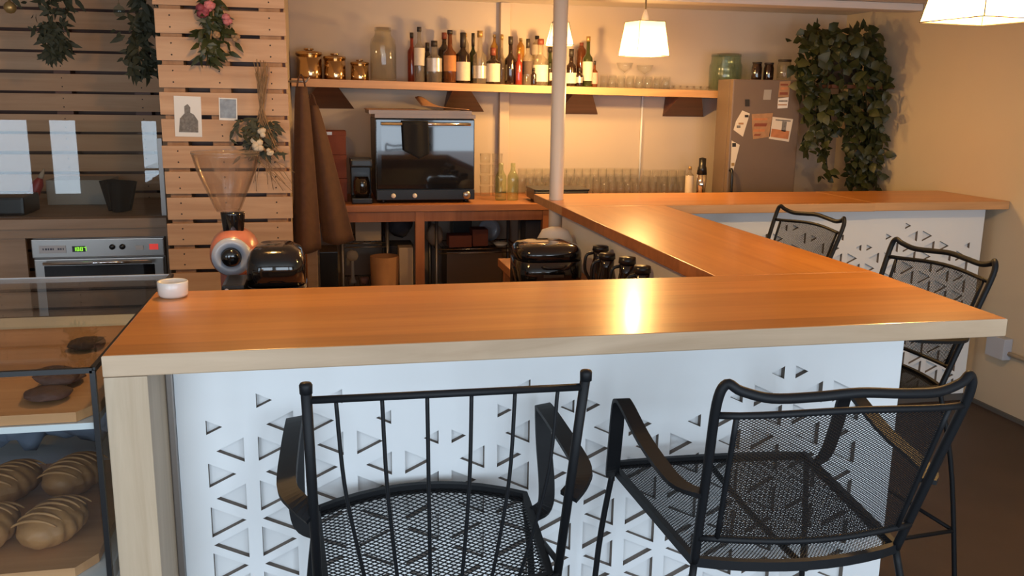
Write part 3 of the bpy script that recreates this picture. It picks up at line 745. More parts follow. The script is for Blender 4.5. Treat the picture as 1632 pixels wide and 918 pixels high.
# trailing plant in the corner
M['ink'].node_tree.nodes['Noise Texture'].inputs['Detail'].default_value = 8
pl = thing('trailing_plant', 'big dark green trailing plant hanging beside the fridge', 'plant')
YPT = 4.80; YF_L = 4.78
def env_points():
    pts = []
    # (px centre, half width, py) outline of the crown and the two curtains
    rows = [(1340, 58, 62), (1342, 72, 85), (1340, 76, 110), (1345, 74, 140), (1350, 68, 170)]
    for cxp, hw, py in rows:
        for k in range(120):
            pts.append((cxp + rnd.uniform(-hw, hw), py + rnd.uniform(-16, 16), YPT + rnd.uniform(-0.16, 0.20), 1))
    for cxp, hw, y0, y1, k in ((1302, 22, 170, 245, 90), (1382, 34, 170, 300, 260), (1345, 16, 180, 215, 24), (1375, 12, 275, 302, 26), (1316, 12, 240, 285, 16), (1405, 12, 180, 265, 40)):
        for i in range(k): pts.append((cxp + rnd.uniform(-hw, hw), rnd.uniform(y0, y1), YPT + rnd.uniform(-0.10, 0.14), 0))
    for cxp, py in ((1258, 62), (1356, 44), (1320, 48), (1290, 58), (1395, 75), (1412, 100)): pts.append((cxp, py, YPT, 1))
    return pts
mb = MB()
for px, py, Y, crown in env_points():
    if px < 1292: Y = min(Y, YF_L - 0.06)
    p = at(px, py, Y); p.x = min(p.x, XW - 0.05)
    d = Vector((rnd.gauss(0, .7), rnd.gauss(-.3, .5), rnd.gauss(-.5 if not crown else -.1, .6))); n = Vector((rnd.gauss(0, .5), -1, rnd.gauss(.5, .5)))
    l = rnd.uniform(0.05, 0.085) if crown else rnd.uniform(0.04, 0.07)
    leaf(None, mb, p, d, n.normalized(), l, l * 0.75)
mb.build('foliage', 'leaf', pl, recalc=False)
c0 = at(1340, 110, YPT + 0.03)
MB().lathe([(0, -0.09), (0.07, -0.09), (0.09, 0.0), (0.10, 0.05), (0.095, 0.055), (0.085, 0.03), (0, 0.03)], c0, 20).build('pot', 'cap_dark', pl)
mb = MB()
for px, y1 in ((1300, 240), (1368, 290), (1385, 298), (1400, 262), (1345, 205), (1316, 280)):
    q = [c0 + Vector((0, -0.05, 0.05)), at(lerp(1340, px, .8), 130, YPT - 0.06), at(px, lerp(150, y1, .5), YPT), at(px + 3, y1, YPT)]
    mb.tube(smooth_path(q, 5), 0.003, 5)
mb.build('stems', 'leaf_dry', pl)
br = thing('bracket_shelf', 'small wall bracket shelf hidden in the trailing plant', 'shelf', (0, 0, 0))
zb_ = c0.z - 0.0905
MB().box(c0.x - 0.10, XW - 0.002, YPT - 0.06, YPT + 0.14, zb_ - 0.02, zb_).build('shelf_board', 'bracket', br)

def bunch(name, label, Y, spine, n, spread, ll, m, group=None, flowers=()):
    t = thing(name, label, 'dried bouquet' if 'dried' in label else 'greenery')
    P = [at(x, y, Y) for x, y in spine]; path = smooth_path(P, 6)
    MB().tube(path, 0.003, 5).build('stem', 'straw', t)
    mb = MB()
    for i in range(n):
        k = rnd.random(); q = path[min(int(k * len(path)), len(path) - 1)]
        s = spread(k) if callable(spread) else spread
        q = q + Vector((rnd.gauss(0, s * .85), rnd.gauss(0, s * .5), rnd.gauss(0, s * .6))); q.y = min(q.y, Y + 0.03)
        d = Vector((rnd.gauss(0, .8), rnd.gauss(0, .4), -abs(rnd.gauss(.5, .6))))
        l = ll * rnd.uniform(.6, 1.3); leaf(None, mb, q, d, Vector((rnd.gauss(0, .5), -1, rnd.gauss(0, .5))), l, l * .35)
    mb.build('leaves', m, t, recalc=False)
    for fx, fy, fr, fm in flowers:
        f = MB()
        c = at(fx, fy, Y - 0.03); r = fr * Y / FPX
        for k in range(9): f.blob(c + rdir() * r * .45, (r * .55, r * .5, r * .5), k, 0.2, 1)
        f.build('flower', fm, t)
    return t
YB1 = YPAL - 0.075
bunch('hanging_bouquet', 'hanging bouquet of dark leaves and pink flowers, high on the pale pallet', YB1, [(338, 1), (340, 30), (336, 60), (335, 85)], 150, lambda k: 0.012 + 0.045 * (k if k < .75 else (1.3 - k)), 0.055, 'leaf', flowers=((322, 17, 12, 'rose'), (334, 10, 10, 'pink'), (361, 31, 10, 'pink'), (345, 55, 7, 'straw'), (375, 60, 8, 'straw')))
t = thing('dried_bouquet', 'dried straw bunch with cream flowers hanging on the pale pallet edge', 'dried bouquet')
mb = MB(); YB2 = YPAL - 0.06
neck = at(417, 172, YB2)
for i in range(34):
    a = at(rnd.uniform(403, 428), rnd.uniform(92, 125), YB2 + rnd.uniform(-.02, .02)); b = at(rnd.uniform(392, 445), rnd.uniform(205, 245), YB2 + rnd.uniform(-.03, .03))
    mb.tube(smooth_path([a, neck + rdir() * 0.008, b], 4), 0.0016, 4)
mb.build('stalks', 'straw', t)
mb = MB()
for i in range(130):
    q = at(rnd.gauss(415, 16), rnd.uniform(190, 250), YB2 + rnd.uniform(-.03, .02)); q.x = q.x
    l = rnd.uniform(.03, .055); leaf(None, mb, q, Vector((rnd.gauss(0, .8), -.2, rnd.gauss(-.4, .6))), Vector((0, -1, .2)), l, l * .3)
mb.build('leaves', 'leaf_dry', t, recalc=False)
for fx, fy, fr in ((418, 212, 9), (412, 232, 11), (430, 242, 7), (405, 224, 6)):
    f = MB(); c = at(fx, fy, YB2 - 0.035); r = fr * YB2 / FPX
    for k in range(8): f.blob(c + rdir() * r * .45, (r * .55, r * .5, r * .55), k, 0.2, 1)
    f.build('flower', 'cream_flower', t)
mb = MB()
for i in range(16):
    a = at(rnd.uniform(405, 430), rnd.uniform(240, 260), YB2); b = at(rnd.uniform(395, 480), rnd.uniform(270, 310), YB2 - 0.01)
    mb.tube(smooth_path([a, a.lerp(b, .5) + Vector((0, 0, .01)), b], 4), 0.0011, 4)
mb.build('wisps', 'straw', t)
YG = 4.45
bunch('hanging_garland', 'leafy hanging garland left, against the dim pallet wall', YG, [(78, -12), (84, 25), (82, 55), (92, 75), (78, 86)], 260, lambda k: 0.058 * (1.1 - k), 0.055, 'leaf_dry')
bunch('hanging_garland', 'leafy hanging garland beside the edge of the pale pallet', YG - 0.2, [(226, -12), (230, 25), (225, 55), (222, 85), (228, 108)], 240, lambda k: 0.035, 0.060, 'leaf_dry')
for nm, lab, px, py in (('bauble', 'small glass bauble hanging between the two garlands', 190, 18), ('bauble', 'dull small bauble hanging at the far left corner', 16, 12)):
    c = at(px, py, YG)
    t = thing(nm, lab, 'ornament', c)
    MB().lathe([(0, -0.026), (0.015, -0.022), (0.024, -0.010), (0.026, 0), (0.024, 0.010), (0.015, 0.022), (0.006, 0.026), (0.005, 0.034), (0, 0.034)], n=18).build('ball', 'teal_glass' if px > 100 else 'cap_gold', t)
    MB().tube([(0, 0, 0.033), (0, 0, ZC - 0.002 - c.z)], 0.001, 4).build('string', 'straw', t)

# ------------------------------------------------------------------ aprons on the end of the partition
def apron(label, Y, top, bot, hw_t, hw_b, ang, m='apron', solid=0.006):
    t = thing('apron', label, 'apron')
    A, B = at(*top, Y), at(*bot, Y - 0.06)
    def fn(u, v):
        s = 1 - v; w = lerp(hw_t, hw_b, s ** 0.7); c = A.lerp(B, s)
        k = (u - .5) * 2
        fold = 0.007 * math.sin(u * 8 + 1.2) * (0.3 + s) + 0.006 * math.sin(u * 7 + s * 3)
        return c + Vector((k * w * math.cos(ang) , k * w * math.sin(ang) + fold - 0.03 * (1 - k * k), 0.012 * k * k * s))
    MB().grid(fn, 26, 18).build('cloth', m, t, solid=solid)
    MB().tube(smooth_path([fn(0.1, 1), A + Vector((-0.01, 0.0, 0.035)), A + Vector((0.0, 0.01, 0.05)), A + Vector((0.01, 0.0, 0.035)), fn(0.9, 1)], 4), 0.004, 5).build('neck_strap', m, t)
    return t
apron('long brown apron hanging nearest the pale pallet edge', 4.02, (480, 138), (491, 402), 0.022, 0.060, 0.30)
apron('long brown apron hanging in front of the oven side, flaring to the right', 4.20, (497, 168), (540, 388), 0.024, 0.072, 0.15)
MB_h = MB().tube([(-0.155, 4.10, at(484, 130, 4.1).z), (-0.06, 4.10, at(484, 130, 4.1).z), (-0.045, 4.10, at(484, 130, 4.1).z + 0.02)], 0.005)
tag(MB_h.build('coat_hook', 'steel_dull'), 'small steel hook on the partition end above the brown aprons', 'hook')

# ------------------------------------------------------------------ oven on the back counter
YO = 4.76
a = at(600, 322, YO); b = at(757, 319, YO); ox0, ox1 = a.x, b.x
bo = thing('convection_oven', 'black countertop oven with a glass door on the back counter', 'oven')
oz0, oz1 = ZB + 0.016, at(680, 189, YO).z
for sx in (ox0 + 0.04, ox1 - 0.04):
    for sy in (YO + 0.06, YO + 0.40): MB().lathe([(0, ZB + 0.0005), (0.016, ZB + 0.0005), (0.014, oz0 + 0.001), (0, oz0 + 0.001)], (sx, sy, 0), 12).build('foot', 'black', bo)
MB().box(ox0, ox1, YO + 0.03, YO + 0.46, oz0, oz1, 0.008).build('body', 'oven_body', bo)
cp = MB().box(ox0 + 0.002, ox1 - 0.002, YO + 0.004, YO + 0.0295, oz0 + 0.002, oz0 + 0.055, 0.003).build('control_panel', 'black', bo)
for px in (627, 661):
    MB().lathe([(0, 0), (0.013, 0), (0.012, 0.014), (0.009, 0.018), (0, 0.018)], (at(px, 313, YO).x, YO + 0.004, oz0 + 0.026), 18, axis=(0, -1, 0)).build('knob', 'ceramic', cp)
MB().lathe([(0, 0), (0.022, 0), (0.020, 0.004), (0, 0.004)], (ox1 - 0.045, YO + 0.004, oz0 + 0.026), 18, axis=(0, -1, 0)).build('badge', 'steel', cp)
dr = MB().box(ox0 + 0.004, ox1 - 0.004, YO, YO + 0.0285, oz0 + 0.060, oz1 - 0.004, 0.004).build('door', 'blackgloss', bo)
MB().box(ox0 + 0.03, ox1 - 0.012, YO - 0.0022, YO - 0.0004, oz0 + 0.085, oz1 - 0.045).build('door_window', 'ovenglass', dr)
hz = oz1 - 0.028
mb = MB().tube([(ox0 + 0.03, YO - 0.034, hz), (ox1 - 0.03, YO - 0.034, hz)], 0.008, 10)
for x in (ox0 + 0.05, ox1 - 0.05): mb.tube([(x, YO - 0.034, hz), (x, YO + 0.002, hz)], 0.006)
mb.build('handle', 'chrome', dr)
x0, x1 = at(640, 205, YO).x, at(681, 205, YO).x
def tw(u, v):
    s = 1 - v
    return Vector((lerp(x0, x1, u) + s * 0.012 * (1 - u) + 0.01 * s * (u - .5), YO - 0.047 + 0.004 * math.sin(u * 9), hz + 0.010 - s * (0.155 + 0.035 * (1 - abs(2 * u - 1.2)))))
mb = MB().grid(tw, 14, 12)
mb.grid(lambda u, v: Vector((lerp(x0, x1, u), YO - 0.047 + 0.027 * v, hz + 0.0105 + 0.004 * math.sin(PI * v))), 8, 4)
tag(mb.build('oven_cloth', 'blackmat', solid=0.004), 'black cloth hung over the handle of the black oven', 'cloth')
# baking sheets piled on top
yy = oz1 + 0.001
for i, (dx0, dx1, dz, lab) in enumerate(((-0.02, 0.0, 0.012, 'dark baking sheet lying directly on top of the oven'), (-0.05, -0.02, 0.013, 'dark baking sheet second up in the pile on the oven'))):
    mb = MB().box(ox0 + dx0 + 0.02, ox1 + dx1, YO + 0.00, YO + 0.40, yy, yy + 0.002)
    A = [(ox0 + dx0 + 0.02, YO + 0.0, yy + 0.011), (ox1 + dx1, YO + 0.0, yy + 0.011), (ox1 + dx1, YO + 0.40, yy + 0.011), (ox0 + dx0 + 0.02, YO + 0.40, yy + 0.011)]
    mb.tube(A, 0, closed=True, flat=(0.009, 0.0015), up=(0, 0, 1))
    tag(mb.build('baking_sheet', 'tray'), lab, 'baking sheet'); yy += 0.0205
t = thing('cardboard_sheet', 'brown cardboard sheet with a raised flap on the oven pile', 'cardboard')
MB().box(ox0 - 0.04, ox0 + 0.24, YO + 0.02, YO + 0.36, yy, yy + 0.004).build('base_sheet', 'cardboard', t)
mb = MB(); mb.grid(lambda u, v: Vector((lerp(ox0 + 0.245, ox1 - 0.03, u), lerp(YO + 0.02, YO + 0.36, v), yy + 0.018 * (1 - u) + 0.05 * v * math.exp(-((u - .1) * 4) ** 2) + 0.006)), 14, 8)
mb.build('flap', 'cardboard', t, solid=0.004)
# stacked boxes and black machine left of the oven
YX = 4.95
for i, lab in enumerate(('brown box at the foot of the stack left of the oven', 'brown box in the middle of the stack left of the oven', 'brown box with a pale tag, topmost of the stack left of the oven')):
    t = thing('storage_box', lab, 'box', (at(533, 260, YX).x, YX, ZB + 0.001 + i * 0.125))
    MB().box(-0.062, 0.062, -0.08, 0.12, 0, 0.122, 0.003).build('body', 'redbrown', t)
    MB().box(-0.064, 0.064, -0.082, 0.122, 0.1, 0.1235, 0.002).build('lid', 'redbrown', t)
    if i == 2: MB().box(-0.045, -0.01, -0.0838, -0.0823, 0.104, 0.120).build('tag', 'label_silver', t)
t = thing('coffee_brewer', 'small black brewer standing between the brown boxes and the oven', 'brewer', (at(576, 290, 4.84).x, 4.84, ZB + 0.001))
MB().box(-0.055, 0.052, -0.09, 0.10, 0, 0.03, 0.006).build('base', 'black', t)
MB().box(-0.055, 0.052, 0.03, 0.10, 0.0305, 0.19, 0.006).build('tower', 'black', t)
MB().box(-0.058, 0.055, -0.09, 0.10, 0.1905, 0.235, 0.010).build('head', 'black', t)
MB().lathe([(0, 0.031), (0.036, 0.031), (0.044, 0.06), (0.042, 0.11), (0.034, 0.14), (0, 0.14)], (0, -0.03, 0), 20).build('carafe', 'glass_dark', t)

# ------------------------------------------------------------------ glasses and bottles
def tumbler_mesh(h, r0, r1, name='tumbler'):
    mb = MB().lathe([(0, 0.006), (r0 * 0.9, 0.006), (r1 - 0.002, h - 0.001), (r1, h), (r0, 0.001), (0, 0)], n=14)
    return mb
first = {}
def tumbler(x, y, z, h, r, label, group, name='tumbler', flip=True):
    key = (name, round(h, 3), round(r, 3))
    if key not in first:
        prof = [(0, h - 0.008), (r * .84, h - 0.008), (r - 0.002, 0.0), (r, 0.0), (r * .88, h - 0.001), (0, h)] if flip else [(0, 0.008), (r * .84, 0.008), (r - 0.002, h), (r, h), (r * .88, 0.001), (0, 0)]
        o = MB().lathe(prof, n=14).build(name, 'glass'); first[key] = o
    else:
        o = first[key].copy(); C.objects.link(o)
    o.location = (x, y, z); tag(o, label, 'glass', group); return o
ZG = ZB + 0.001
lab = 'upturned clear tumbler in the rows of glasses on the back counter'
for row, (Y, n, x0, x1, h) in enumerate(((5.22, 15, 832, 1010, 0.150), (5.14, 15, 845, 1010, 0.105), (5.05, 16, 850, 1040, 0.085))):
    for i in range(n):
        px = lerp(x0, x1, i / (n - 1)); p = at(px, 300, Y)
        tumbler(p.x, Y, ZG, h, 0.030 if row == 0 else 0.029, lab, 'upturned tumblers on the back counter')
lab = 'upturned clear glass in the cluster at the right end of the back counter'
for row, (Y, n, x0, x1, h) in enumerate(((5.22, 5, 1030, 1085, 0.140), (5.13, 5, 1028, 1085, 0.11), (5.03, 5, 1050, 1086, 0.085))):
    for i in range(n):
        px = lerp(x0, x1, i / (n - 1)); tumbler(at(px, 300, Y).x, Y, ZG, h, 0.0275 if n < 7 and row < 2 else 0.018, lab, 'upturned glasses at the right of the back counter', 'highball_glass')
lab = 'clear tumbler in the tall stacks of glasses right of the black oven'
for px in (773, 792):
    for k in range(4):
        p = at(px, 306, 5.1); tumbler(p.x, 5.1, ZG + k * 0.062, 0.058, 0.033, lab, 'stacked tumblers beside the oven', 'stacked_tumbler', False)
def bottle(name, label, x, y, z, h, r, m, cap, lab=None, neck=0.28, shoulder=0.12, lz=(0.22, 0.55), capm='cap_dark', neckr=0.36, group=None):
    t = thing(name, label, 'bottle', (x, y, z), group=group)
    hb = h * (1 - neck); rn = r * neckr
    MB().lathe([(0, 0), (r * .92, 0), (r, 0.006), (r, hb - h * shoulder), (r * .93, hb - h * shoulder * .6), (r * .6, hb - h * shoulder * .15), (rn * 1.05, hb + h * .03), (rn, hb + h * .06), (rn, h - cap), (0, h - cap)], n=18).build('body', m, t)
    if cap: MB().lathe([(0, h - cap + 0.0004), (rn * 1.15, h - cap + 0.0004), (rn * 1.15, h), (0, h)], n=14).build('cap', capm, t)
    if lab: MB().lathe([(r + 0.0006, h * lz[0]), (r + 0.0006, h * lz[1])], n=24).build('paper_label', lab, t)
    return t
for px, lab_ in ((798, 'pale green glass bottle, left of the two beside the oven'), (817, 'pale green glass bottle, right of the two beside the oven')):
    Yb = 4.88; p = at(px, 313, Yb)
    bottle('water_bottle', lab_, p.x, Yb, ZG, 0.205, 0.032, 'green_glass_light', 0.0, None, 0.22, 0.2, neckr=0.42, group='pale green bottles')
p = at(1098, 303, 5.0)
bottle('cordial_bottle', 'clear bottle with a tall cream label near the fridge', p.x, 5.0, ZG, 0.175, 0.024, 'spirit_clear', 0.018, 'label_cream', 0.22, 0.1, (0.05, 0.70), 'cap_gold')
t = thing('cocktail_shaker', 'steel shaker with a black top near the fridge', 'shaker', (at(1117, 303, 4.98).x, 4.98, ZG))
MB().lathe([(0, 0), (0.026, 0), (0.030, 0.13), (0, 0.13)], n=20).build('cup', 'chrome', t)
MB().lathe([(0, 0.1305), (0.0305, 0.1305), (0.026, 0.17), (0.021, 0.18), (0.021, 0.225), (0, 0.23)], n=20).build('top', 'black', t)
w0, w1 = at(852, 303, 4.73).x, at(938, 303, 4.73).x
t = thing('flat_grill', 'flat black appliance behind the pole at the tip of the bar', 'appliance', ((w0 + w1) / 2, 4.73, ZB + 0.001)); w0 = (w1 - w0) / 2
MB().box(-w0, w0, 0, 0.20, 0.012, 0.060, 0.006).build('base', 'black', t)
MB().box(-w0 - 0.004, w0 + 0.004, -0.006, 0.20, 0.0605, 0.074, 0.005).build('top_plate', 'black', t)
for sx in (-w0 + 0.03, w0 - 0.03):
    for sy in (0.03, 0.17): MB().lathe([(0, 0), (0.012, 0), (0.012, 0.0125), (0, 0.0125)], (sx, sy, 0), 10).build('foot', 'black', t)

# spirits on the shelf: (px centre, py of the top, px width, row 0 front / 1 back, glass, cap px, label, label colour, neck, words)
SP = [
 (656, 52, 14, 1, 'spirit_red', 8, None, .30, 'cap_dark', 'red bottle half hidden at the left end of the row'),
 (668, 43, 17, 0, 'spirit_clear', 7, ('label_cream', .30, .62), .30, 'cap_dark', 'tall clear bottle with a narrow pale label, leftmost in the front row'),
 (681, 68, 15, 1, 'spirit_dark', 12, None, .26, 'cap_dark', 'dark bottle with a black cap behind the squat silver-label bottle'),
 (692, 65, 25, 0, 'spirit_clear', 9, ('label_silver', .26, .58), .34, 'cap_dark', 'squat clear bottle with a silver label'),
 (708, 52, 20, 1, 'spirit_dark', 10, None, .26, 'cap_red', 'round-shouldered brown bottle with a red-brown cap, behind the orange label'),
 (717, 48, 21, 0, 'spirit_amber', 6, ('label_orange', .22, .52), .36, 'cap_dark', 'amber bottle with an orange label'),
 (738, 52, 23, 0, 'spirit_dark', 22, ('label_cream', .05, .42), .36, 'cap_dark', 'wine bottle, nearly black, with a large white label'),
 (742, 53, 11, 1, 'spirit_clear', 6, None, .14, 'cap_gold', 'pale square-shouldered bottle behind the white-label wine bottle'),
 (754, 53, 13, 1, 'spirit_green', 20, None, .34, 'cap_dark', 'dark green bottle with a long black neck in the back row'),
 (765, 49, 22, 0, 'spirit_clear', 10, ('label_silver', .10, .34), .40, 'cap_gold', 'clear bottle with a small low silver label and pale cap'),
 (786, 76, 23, 0, 'spirit_dark', 12, ('label_cream', .06, .56), .32, 'cap_red', 'short brown bottle with a narrow cream label and red cap'),
 (788, 55, 12, 1, 'spirit_yellow', 5, None, .16, 'cap_gold', 'pale golden bottle behind the short brown one'),
 (800, 55, 12, 1, 'spirit_clear', 8, None, .42, 'cap_gold', 'clear long-necked bottle in the back row before the grey post'),
 (814, 58, 19, 0, 'spirit_dark', 12, None, .40, 'cap_dark', 'bottle half full of nearly black liquid'),
 (830, 61, 13, 1, 'spirit_yellow', 5, None, .10, 'cap_gold', 'tall yellow bottle in the back row'),
 (827, 80, 12, 0, 'spirit_red', 6, None, .30, 'cap_gold', 'small bright orange-red bottle in the front row'),
 (842, 62, 17, 0, 'spirit_clear', 14, ('label_dark', .24, .52), .34, 'cap_dark', 'clear bottle with a square dark red label'),
 (856, 57, 17, 1, 'spirit_clear', 5, ('label_cream', .62, .82), .12, 'cap_dark', 'tall straight bottle with a high cream band, left of the pole'),
 (862, 62, 26, 0, 'spirit_clear', 9, ('label_cream', .08, .44), .38, 'cap_red', 'broad bottle with a big round cream label, left of the pole'),
 (851, 108, 9, 0, 'spirit_dark', 5, None, .30, 'cap_dark', 'tiny brown bottle before the big cream label'),
 (877, 75, 17, 1, 'spirit_green', 8, None, .32, 'cap_dark', 'green bottle in the back row just left of the pole'),
 (882, 95, 12, 0, 'spirit_dark', 7, ('label_cream', .2, .5), .30, 'cap_dark', 'short bottle standing directly behind the white pole'),
 (911, 78, 20, 0, 'spirit_dark', 12, ('label_cream', .08, .36), .40, 'cap_dark', 'dark bottle with a low white label right of the pole'),
 (927, 68, 17, 1, 'spirit_amber', 5, None, .10, 'cap_red', 'amber boxy bottle in the back row right of the pole'),
 (938, 58, 17, 0, 'spirit_green', 8, ('label_cream', .12, .50), .36, 'cap_gold', 'green wine bottle with a cream label, right of the pole'),
 (924, 108, 11, 0, 'spirit_dark', 6, ('label_silver', .2, .5), .30, 'cap_dark', 'small dark bottle in front of the green wine bottle'),
 (948, 97, 11, 0, 'spirit_amber', 6, ('label_pink', .12, .55), .34, 'cap_dark', 'small bottle with a pink label at the right end of the bottles'),
]
for px, py, wpx, row, m, cap, lb, neck, capm, words in SP:
    Y = 5.105 if row == 0 else 5.232
    if words.startswith(('tiny', 'small dark', 'short bottle', 'small bright')): Y = 5.075
    p = at(px, py, Y); z = shelf_z(p.x) + 0.0012; h = p.z - z; r = wpx * Y / FPX / 2 * 0.97
    bottle('spirit_bottle', words, p.x, Y, z, h, r, m, cap * Y / FPX, lb[0] if lb else None, neck, 0.10, lb[1:] if lb else None, capm, group='bottles on the wall shelf')
# canisters and jars
for px, w, top, lb in ((492, 38, 78, 'tallest of the three polished metal canisters on the shelf'), (533, 33, 86, 'middle of the three polished metal canisters on the shelf'), (573, 28, 96, 'shortest of the three polished metal canisters on the shelf')):
    Y = 5.15; p = at(px, top, Y); z = shelf_z(p.x) + 0.0012; h = p.z - z; r = w * Y / FPX / 2
    t = thing('canister', lb, 'canister', (p.x, Y, z), group='metal canisters')
    MB().lathe([(0, 0), (r * .97, 0), (r, 0.005), (r, h * .80), (0, h * .80)], n=28).build('body', 'brass', t)
    l_ = MB().lathe([(0, h * .802), (r * 1.05, h * .802), (r * 1.06, h * .83), (r * 1.02, h * .90), (r * .5, h * .94), (0, h * .945)], n=28).build('lid', 'brass', t)
    MB().lathe([(0, h * .9455), (r * .25, h * .9455), (r * .42, h * .985), (r * .36, h * 1.02), (0, h * 1.03)], n=16).build('knob', 'brass', l_)
def jar(name, label, px, top, w, Y, zf, m, lidm=None, neckk=0.62, content=None):
    p = at(px, top, Y); z = zf(p.x) + 0.0012; h = p.z - z; r = w * Y / FPX / 2
    t = thing(name, label, 'jar', (p.x, Y, z))
    MB().lathe([(0, 0), (r * .93, 0), (r, 0.008), (r, h * .68), (r * .9, h * .78), (r * neckk, h * .86), (r * neckk, h * (1 if not lidm else .9)), (r * (neckk - .04), h * .9), (r * .95, h * .66), (r * .95, 0.012), (0, 0.008)], n=26).build('body', m, t)
    if lidm: MB().lathe([(0, h * .9), (r * neckk * 1.08, h * .9005), (r * neckk * 1.08, h), (0, h)], n=22).build('lid', lidm, t)
    else: MB().lathe([(r * neckk, h * .93), (r * (neckk + .05), h * .945), (r * neckk, h * .96)], n=22).build('thread_ring', m, t)
    if content: MB().lathe([(0, 0.009), (r * .9, 0.013), (r * .9, h * .3), (0, h * .33)], n=20).build('contents', content, t)
jar('glass_jar', 'large clear glass jar between the canisters and the bottles', 610, 44, 40, 5.13, shelf_z, 'jar_glass')
jar('glass_jar', 'wide greenish glass jar at the right end of the shelf', 1158, 86, 54, 5.13, shelf_z, 'teal_glass', None, 0.9)
# coupes and tumblers on the shelf, below the lamp
labs = 'clear tumbler in the low rows of glasses on the wall shelf'
for row, (Y, x0, x1, n, h) in enumerate(((5.22, 962, 1062, 8, 0.075), (5.12, 975, 1060, 7, 0.055))):
    for i in range(n):
        p = at(lerp(x0, x1, i / (n - 1)), 140, Y); tumbler(p.x, Y, shelf_z(p.x) + 0.003, h, 0.024, labs, 'low tumblers on the wall shelf', 'shelf_tumbler')
def coupe(px, py, Y, label):
    p = at(px, py, Y); z = shelf_z(p.x) + 0.003; h = p.z - z
    o = MB().lathe([(0, 0), (0.026, 0.002), (0.005, 0.006), (0.004, h * .5), (0.008, h * .56), (0.040, h * .78), (0.050, h), (0.048, h), (0.036, h * .8), (0.0, h * .6)], n=20).build('coupe_glass', 'glass')
    o.location = (p.x, Y, z); tag(o, label, 'glass', 'stemmed glasses on the shelf')
coupe(996, 100, 5.16, 'stemmed wide glass left of centre under the lamp on the shelf')
coupe(1028, 104, 5.16, 'stemmed wide glass directly under the lamp on the shelf')
labs = 'shallow glass dish in the line of dishes right of the stemmed glasses'
for i in range(6):
    p = at(lerp(1068, 1122, i / 5), 140, 5.14); z = shelf_z(p.x) + 0.003
    if i == 0:
        d0 = MB().lathe([(0, 0), (0.018, 0), (0.028, 0.022), (0.026, 0.022), (0.015, 0.004), (0, 0.004)], n=16).build('glass_dish', 'glass'); o = d0
    else: o = d0.copy(); C.objects.link(o)
    o.location = (p.x, 5.14, z); tag(o, labs, 'dish', 'glass dishes on the shelf')

# ------------------------------------------------------------------ fridge
YF_ = 4.78
fa, fb = at(1163, 220, YF_), at(1279, 128, YF_)
fx0, fx1, fz1 = fa.x, fb.x, fb.z
fr = thing('fridge', 'steel-fronted fridge with papers stuck on its door', 'fridge')
MB().box(fx0, fx1, YF_ + 0.045, 4.98, 0.02, fz1, 0.006).build('body', 'fridge_steel', fr)
d_ = MB().box(fx0, fx1, YF_, YF_ + 0.042, 0.06, fz1, 0.008).build('door', 'fridge_steel', fr)
hx = at(1157, 290, YF_).x + 0.02
MB().tube(smooth_path([(hx, YF_ + 0.002, 1.12), (hx, YF_ - 0.03, 1.10), (hx, YF_ - 0.03, 0.82), (hx, YF_ + 0.002, 0.80)], 5), 0.008).build('handle', 'black', d_)
MB().box(fx0 + 0.01, fx1 - 0.01, YF_ + 0.05, 4.97, 0.0005, 0.0195).build('base', 'black', fr)
def note(name, label, cat, corners, m, marks=None, dy=0.0012):
    P = [at(x, y, YF_ - dy) for x, y in corners]
    t = thing(name, label, cat)
    mb = MB(); mb.prism([(p.x, p.z) for p in P], YF_ - dy - 0.0006, YF_ - dy); mb.build('sheet', m, t)
    if marks:
        for mk, mm in marks:
            q = [at(x, y, YF_ - dy - 0.0006) for x, y in mk]; k = MB(); k.prism([(p.x, p.z) for p in q], YF_ - dy - 0.0012, YF_ - dy - 0.0007); k.build('print_mark', mm, t)
    return t
def quad(cx, cy, w, h, sl=0): return [(cx - w / 2 + sl, cy - h / 2), (cx + w / 2 + sl, cy - h / 2), (cx + w / 2 - sl, cy + h / 2), (cx - w / 2 - sl, cy + h / 2)]
note('paper_tag', 'cream tag, upper of the two slanted tags on the fridge door', 'paper tag', [(1183, 176), (1195, 181), (1184, 218), (1169, 207), (1173, 193)], 'paper', [(quad(1190, 185, 6, 4), 'magnet'), (quad(1177, 202, 6, 4), 'ink'), (quad(1181, 197, 8, 3), 'tan_tape')])
note('paper_tag', 'cream tag, lower of the two slanted tags on the fridge door', 'paper tag', [(1166, 224), (1179, 231), (1167, 279), (1152 + 12, 272)], 'paper', [(quad(1170, 231, 6, 6), 'magnet'), (quad(1168, 262, 5, 5), 'cap_gold')])
note('postcard', 'orange and cream postcard on the right side of the fridge door', 'postcard', [(1231, 186), (1264, 190), (1257, 226), (1225, 221)], 'paper', [([(1230, 205), (1258, 209), (1256, 222), (1228, 218)], 'orange_card'), ([(1247, 193), (1254, 194), (1252, 210), (1245, 209)], 'ink'), ([(1236, 190), (1260, 192), (1260, 194), (1236, 192)], 'ink')])
note('postcard', 'brown-orange printed sheet in the middle of the fridge door', 'postcard', [(1198, 182), (1232, 180), (1227, 218), (1200, 222)], 'tan_tape', [(quad(1212, 190, 22, 3, 1), 'orange_card'), (quad(1212, 199, 20, 5, 1), 'redbrown'), (quad(1210, 208, 18, 4, 1), 'orange_card'), (quad(1207, 215, 10, 3, 1), 'redbrown')])
note('sticker', 'orange sticker with dark lettering at the top right of the fridge', 'sticker', [(1243, 130), (1260, 129), (1257, 155), (1240, 155)], 'tan_tape', [(quad(1250, 135, 12, 3), 'redbrown'), (quad(1250, 141, 12, 4), 'orange_card'), (quad(1249, 149, 13, 4), 'redbrown')])
